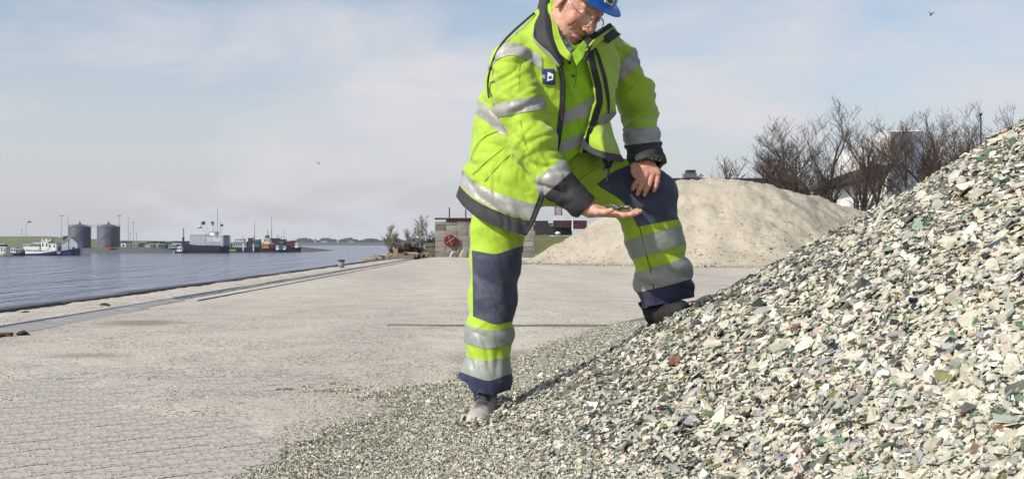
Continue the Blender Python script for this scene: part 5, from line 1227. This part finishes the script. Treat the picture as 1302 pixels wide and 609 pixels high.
# steps, rubble, handrail by the water
r_ = random.Random(12); V = MB()
for i in range(260):
    t = r_.random(); px = 468+t*74; py = 336-t*9+r_.uniform(-6, 2.5)*(1-abs(t-.45)*1.2); Y = 49+t*11+r_.uniform(-1, 1.5); c = W(px, min(py, 340), Y); c[2] = max(-.7, min(c[2], .35)); z = r_.uniform(.08, .30)
    R_ = Matrix.Rotation(r_.uniform(0, 6), 3, 'Z') @ Matrix.Rotation(r_.uniform(-.5, .5), 3, 'X'); q = MB().box(-z, z, -z*.8, z*.8, -z*.5, z*.5, R=R_, jit=z*.25); V.add([(x+c[0], y+c[1], zz+c[2]) for x, y, zz in q.v], q.f)
tag(V.build('rubble', mat('rubble', (.33, .26, .19), rough=.95, col2=(.16, .13, .10), scale=1.2)), kind='stuff')
bk = MB(); V, F = grid_sheet(np.linspace(-9.5, -4.4, 30), np.linspace(50, 64, 40), lambda X, Y: .12-1.0*sstep(-X, 5.2, 8.8)*3.5+.2*noise2(X, Y, 1.2, 5, 3)); tag(link('river_bank', npmesh('river_bank', V, F), mat('brown_bank', (.20, .15, .10), rough=.95, col2=(.10, .08, .05), scale=1.2, bump=.04, bscale=10)), kind='structure')
e = empty('stair_rail', W(503, 333, 52)); tag(e, 'worn wooden handrail running down to the water beside the bushes', 'handrail'); o0 = Vector(e.location)
def rel(p): return tuple(Vector(p)-o0)
MB().tube([rel(W(475, 333.5, 52)), rel(W(488, 328, 52)), rel(W(503, 322, 52))], .05, 6).build('rail', m_wood, e)
MB().box(*[c for c in (-.10, .10, -.09, .09, 0, .62)]).build('post', m_wood, e); MB().box(-.05, .05, -.05, .05, .62, .80).build('post_top', m_dark, e)
MB().tube([rel(W(478, 339, 52)), rel(W(478, 332, 52))], .04, 6).build('post', m_wood, e); MB().tube([rel(W(490, 337, 52)), rel(W(490, 327, 52))], .04, 6).build('post', m_wood, e)
o = MB().box(*B(514, 518, 321, 329, 54, .15)).build('marker_post', m_dark); tag(o, 'stubby dark post among the dry bushes left of the wall', 'post')

# bare trees ---------------------------------------------------------------
def bare_tree(H, seed, spread=.55, nb=7, lean=0, depth=5, tw=.012, trunk=.02, first=.12, twigs=1.0):
    r = random.Random(seed); T1, T2 = MB(), MB()
    def grow(p, d, L, rad, lv):
        n = 4 if lv < 2 else 3; pts = [p]; q = p.copy(); dd = d.copy()
        for i in range(n):
            dd = (dd+Vector((r.gauss(0, .13), r.gauss(0, .13), r.gauss(.05, .06)))).normalized(); q = q+dd*L/n; pts.append(q.copy())
        (T1 if lv == 0 else T2).tube(pts, list(np.linspace(rad, rad*.5, n+1)), 6 if lv < 2 else (4 if lv < 3 else 3), caps=False)
        if lv >= depth: return
        k = max(2, int((nb if lv == 0 else [0, 5, 4, 3, 3][min(lv, 4)])*(twigs if lv > 1 else 1)))
        for j in range(k):
            t = first+(1-first)*(j+r.random())/k if lv == 0 else r.uniform(.25, 1.0); i = min(int(t*n), n-1); f = t*n-i; bp = pts[i].lerp(pts[i+1], f)
            a = r.uniform(0, 6.283); side = Vector((math.cos(a), math.sin(a), 0)); sp = spread*r.uniform(.6, 1.25)
            nd = (dd*(1-sp*.6)+side*sp+Vector((0, 0, .18))).normalized(); grow(bp, nd, L*r.uniform(.45, .68)*(1 if lv else (1.0-.45*t)), max(rad*(1-.5*t)*r.uniform(.42, .6), tw), lv+1)
    grow(Vector((0, 0, 0)), Vector((lean, lean*.6 if seed % 2 else -lean*.6, 1)).normalized(), H*.62, H*trunk, 0)
    return T1, T2
m_bark = mat('bark', (.06, .045, .034), rough=.9, var=.4, scale=4); m_twig = mat('twigs', (.060, .042, .032), rough=.9, var=.3, scale=2); m_twigr = mat('reddish_twigs', (.085, .048, .042), rough=.9, var=.3, scale=2); m_twigg = mat('pale_twigs', (.20, .16, .12), rough=.9, var=.3, scale=2)
_cache = {}
def place(px, top, base, Y, seed, label, group, m=None, name='bare_tree', multi=1, **k):
    b = W(px, base, Y); h = W(px, top, Y)[2]-b[2]; e = empty(name, b); tag(e, label, 'bush' if 'shrub' in name else 'tree', group)
    A, Bq = MB(), MB(); r = random.Random(seed)
    for i in range(multi):
        T1, T2 = bare_tree(1.0*(1 if i == 0 else r.uniform(.72, 1.0)), seed+i*7, lean=(0 if i == 0 else (-1)**i*r.uniform(.2, .65)), tw=k.get('tw', .012)/h*1.0, **{a: c for a, c in k.items() if a != 'tw'})
        zmax = max(v[2] for v in T1.v+T2.v) if i == 0 else zmax
        if i == 0:
            top_ = [v for v in T1.v+T2.v if v[2] > .75*zmax]; tx = sum(v[0] for v in top_)/len(top_)/(.85*zmax); ty = sum(v[1] for v in top_)/len(top_)/(.85*zmax)
            for q_ in (T1, T2): q_.v = [(x-tx*z, y-ty*z, z) for x, y, z in q_.v]
        off = (0 if i == 0 else r.uniform(-.10, .10)*multi**.5, 0 if i == 0 else r.uniform(-.1, .1))
        for S_, D_ in ((T1, A), (T2, Bq)): D_.add([((x+off[0])*h/zmax, (y+off[1])*h/zmax, z*h/zmax) for x, y, z in S_.v], S_.f)
    A.build('trunk', m_bark, e); Bq.build('branches', m or m_twig, e); return e
G1 = 'bare trees behind the sand mound'
place(1062, 119, 314, 88, 3, 'tallest bare tree, its wide crown in front of the white building', G1, nb=8, multi=7, depth=4, tw=.011, spread=.62, trunk=.011, twigs=1.25)
place(1012, 158, 316, 86, 12, 'crooked bare tree left of the tallest one', G1, nb=9, multi=2, depth=4, tw=.018, spread=.8, lean=0) if False else place(1012, 158, 316, 86, 12, 'crooked bare tree left of the tallest one', G1, nb=9, multi=3, depth=4, tw=.013, spread=.7, twigs=1.2)
place(985, 170, 316, 90, 25, 'small bare tree with a leaning crown at the left of the group', G1, nb=8, multi=3, depth=4, tw=.013, spread=.7, twigs=1.2)
place(926, 195, 314, 92, 31, 'lowest bare shrub tree above the left part of the mound', G1, nb=9, multi=5, depth=3, tw=.017, spread=.6, m=m_twigr)
place(1098, 150, 314, 96, 41, 'slim bare tree in front of the white wall', G1, nb=9, multi=2, depth=3, tw=.012, spread=.4, twigs=1)
place(1152, 140, 300, 100, 52, 'bare tree just right of the white building', G1, nb=9, multi=4, depth=4, tw=.012, spread=.52, twigs=1.2, trunk=.012)
place(1192, 136, 300, 102, 63, 'reddish bare tree above the slope of the glass heap', G1, nb=10, multi=4, depth=4, tw=.012, spread=.55, m=m_twigr, twigs=1.2, trunk=.012)
place(1226, 128, 290, 104, 74, 'bare tree left of the thin lamp post', G1, nb=10, multi=4, depth=4, tw=.012, spread=.55, m=m_twigr, twigs=1.2, trunk=.012)
place(1278, 131, 290, 110, 85, 'last bare tree at the right top of the heap', G1, nb=9, multi=3, depth=4, tw=.012, spread=.5, twigs=1.2)
G2 = 'dry undergrowth at the foot of the bare trees'
for i, (px, top, m) in enumerate(((958, 222, m_twigr), (985, 215, m_twigr), (1010, 212, m_twigr), (1036, 208, m_twig), (1062, 214, m_twigr), (1088, 206, m_twigr), (1112, 220, m_twig), (1140, 226, m_twig), (1168, 214, m_twigr), (1200, 205, m_twigr))):
    lb = ['low reddish thicket at the left end of the undergrowth', 'reddish thicket below the small leaning tree', 'reddish thicket between the crooked and the tallest tree', 'brown thicket left of the tallest trunk', 'thicket right at the foot of the tallest tree',
          'reddish thicket under the white building canopy', 'brown thicket under the right edge of the white building', 'brown thicket right of the white building', 'reddish thicket over the glass slope', 'rightmost reddish thicket over the glass slope'][i]
    place(px, top+(52 if 1050 < px < 1130 else 22), 312, 84+i*1.2, 200+i*9, lb, G2, m=m, name='bare_shrub', nb=8, multi=4, depth=3, tw=.014, spread=.6, first=.05, twigs=.8)
G3 = 'bare bushes by the water'
place(497, 283, 328, 60, 301, 'pale slim leaning bare tree nearest the water', G3, m=m_twigg, nb=9, multi=3, depth=3, tw=.007, spread=.28, twigs=1, trunk=.008)
place(517, 288, 328, 60, 311, 'thin bare sapling between the pale tree and the wall tree', G3, m=m_twigg, nb=7, multi=3, depth=3, tw=.007, spread=.35, trunk=.008)
place(536, 272, 327, 61, 322, 'bare round crowned tree close to the left end of the block wall', G3, m=m_twigg, nb=10, multi=1, depth=4, tw=.007, spread=.6, first=.3, trunk=.010)
for i, (px, top) in enumerate(((507, 309), (518, 307), (528, 309), (548, 297))):
    place(px, top, 328, 58.5+i*.4, 400+i*11, ['brown dry bush beside the wooden post', 'brown dry bush in the middle by the marker post', 'brown dry bush left of the mossy blocks', 'brown bush rising behind the mossy blocks'][i], G3, m=m_twigr if i < 3 else m_twig, name='bare_shrub', nb=10, multi=9, depth=3, tw=.008, spread=.6, first=.05)

# white building ---------------------------------------------------------------
e = empty('white_building', (39.6, 120, 0)); tag(e, 'tall white panelled building with a dark canopy band behind the bare trees', 'building')
dx, dy = 4.1, 34.0; LW = math.hypot(dx, dy); ang = math.atan2(-dx, dy); RZ = Matrix.Rotation(ang, 3, 'Z')
def wb(name, m, x0, x1, y0, y1, z0, z1): return MB().box(x0, x1, y0, y1, z0, z1, R=RZ).build(name, m, e)
m_wpan = mat('white_cladding', (.80, .79, .76), rough=.6, var=.06, scale=.4); m_bpan = mat('shade_and_grey_cladding', (.20, .23, .30), rough=.6, var=.12, scale=.4)
for k in range(9): wb('wall_panel', m_wpan, -.05, .0, k*LW/9, (k+1)*LW/9-.08, 9.0, 12.4)
for k in range(9): wb('wall_panel', m_wpan, -.05, .0, k*LW/9, (k+1)*LW/9-.08, 3.2, 8.0)
wb('wall', m_steel, .0, 3.7, .06, LW, 0, 12.3); wb('corner_trim', m_wpan, -.12, .30, -.12, .05, 7.4, 12.5); wb('roof_edge', m_wpan, -.1, 3.8, .05, LW, 12.4, 12.55)
wb('canopy', mat('brown_canopy', (.07, .045, .03), rough=.8), -1.6, -.05, 1.5, LW, 7.9, 9.0)
for k in range(3): wb("end_panel", m_bpan, .32+k*1.13, 1.40+k*1.13, -.02, .05, 0, 12.2)  # the end wall's shade is put into the grey-blue panel colour
e = empty('grey_hall', (42.5, 112, 0)); tag(e, 'low blue grey hall seen through twigs right of the white building', 'building')
MB().box(.2, 12, 3, 20, 0, 8.0).build('wall', m_bpan, e); MB().box(0, 12.2, 2.8, 20.2, 8.0, 8.4).build('roof', m_steeld, e)
for k in range(5): MB().box(1+k*2.2, 2.6+k*2.2, 2.94, 3.0, 5.6, 6.8).build('window', m_steel, e)
e = empty('long_shed', W(845, 312, 125)); tag(e, 'long low dark shed roof just over the crest of the sand mound', 'shed'); a = W(845, 229, 125); b = W(1010, 226.5, 125); w = b[0]-a[0]; h = a[2]
MB().box(-.5, w, .3, 14, 0, h-e.location.z).build('wall', m_steeld, e); MB().box(-1, w+.5, 0, 14.3, h-e.location.z, b[2]-e.location.z).build('roof', flat('dark_roof', (.045, .045, .055)), e)
e = empty('roof_unit', W(879, 226, 127)); tag(e, 'boxy grey machine standing on the long dark shed roof', 'machine'); s = 127/FPX
MB().box(-8*s, 7*s, 0, 2, .0, 6*s).build('housing', flat('grey_green', (.13, .14, .12)), e); MB().box(-5*s, 6*s, .2, 1.8, 6*s, 10*s).build('cab', m_steeld, e); MB().box(-3*s, 0, .15, .2, 6.6*s, 9.2*s).build('window', m_win, e); MB().box(1.5*s, 4.5*s, .15, .2, 6.6*s, 9.2*s).build('window', m_win, e)
MB().tube([(-9*s, .5, 0), (-9*s, .5, 5*s)], .06, 5).build('post', m_steel, e); MB().tube([(10*s, .5, 0), (13*s, .5, 5*s), (16*s, .5, 2*s)], .07, 5).build('arm', m_steeld, e); MB().box(9*s, 14*s, 0, 1, 0, 2.6*s).build('box', m_steel, e)
e = empty('lamp_post', W(1247, 190, 95)); tag(e, 'thin dark lamp post over the top of the glass slope', 'lamp post'); s = 95/FPX
MB().tube([(0, 0, -4), (0, 0, 43*s)], [.09, .06], 6).build('pole', m_steeld, e); MB().box(-.10, .10, -.1, .1, 43*s, 46*s).build('lamp', m_steeld, e)
for px, py, Y, lb in ((405, 208, 120, 'tiny dark bird gliding in the open sky left of the man'), (1184, 19, 90, 'tiny bird high in the sky at the upper right')):
    c = W(px, py, Y); o = MB(); s = .17
    o.add([(-s*2, 0, .12), (-s*.9, .08, .22), (0, .05, 0), (s*.9, .08, .20), (s*2, 0, .05), (s*.9, -.12, .17), (0, -.12, -.03), (-s*.9, -.12, .19)], [(0, 1, 7), (1, 2, 6, 7), (2, 3, 5, 6), (3, 4, 5)])
    o.tube([(0, -.35, 0), (0, -.1, .02), (0, .2, 0), (0, .3, -.01)], [.01, .07, .06, .02], 6); o = o.build('bird', m_steeld); o.location = c; tag(o, lb, 'bird')
# thin haze over the river
hz = MB().box(-2500, 1200, -30, 2500, -8, 60).build('haze', None); tag(hz, kind='stuff')
mh = bpy.data.materials.new('haze_air'); mh.use_nodes = True; n = mh.node_tree.nodes; n.remove(n['Principled BSDF']); pvn = n.new('ShaderNodeVolumePrincipled')
pvn.inputs['Color'].default_value = (.80, .88, 1, 1); pvn.inputs['Density'].default_value = .00013; pvn.inputs['Anisotropy'].default_value = .3
mh.node_tree.links.new(pvn.outputs[0], n['Material Output'].inputs['Volume']); hz.data.materials.append(mh)
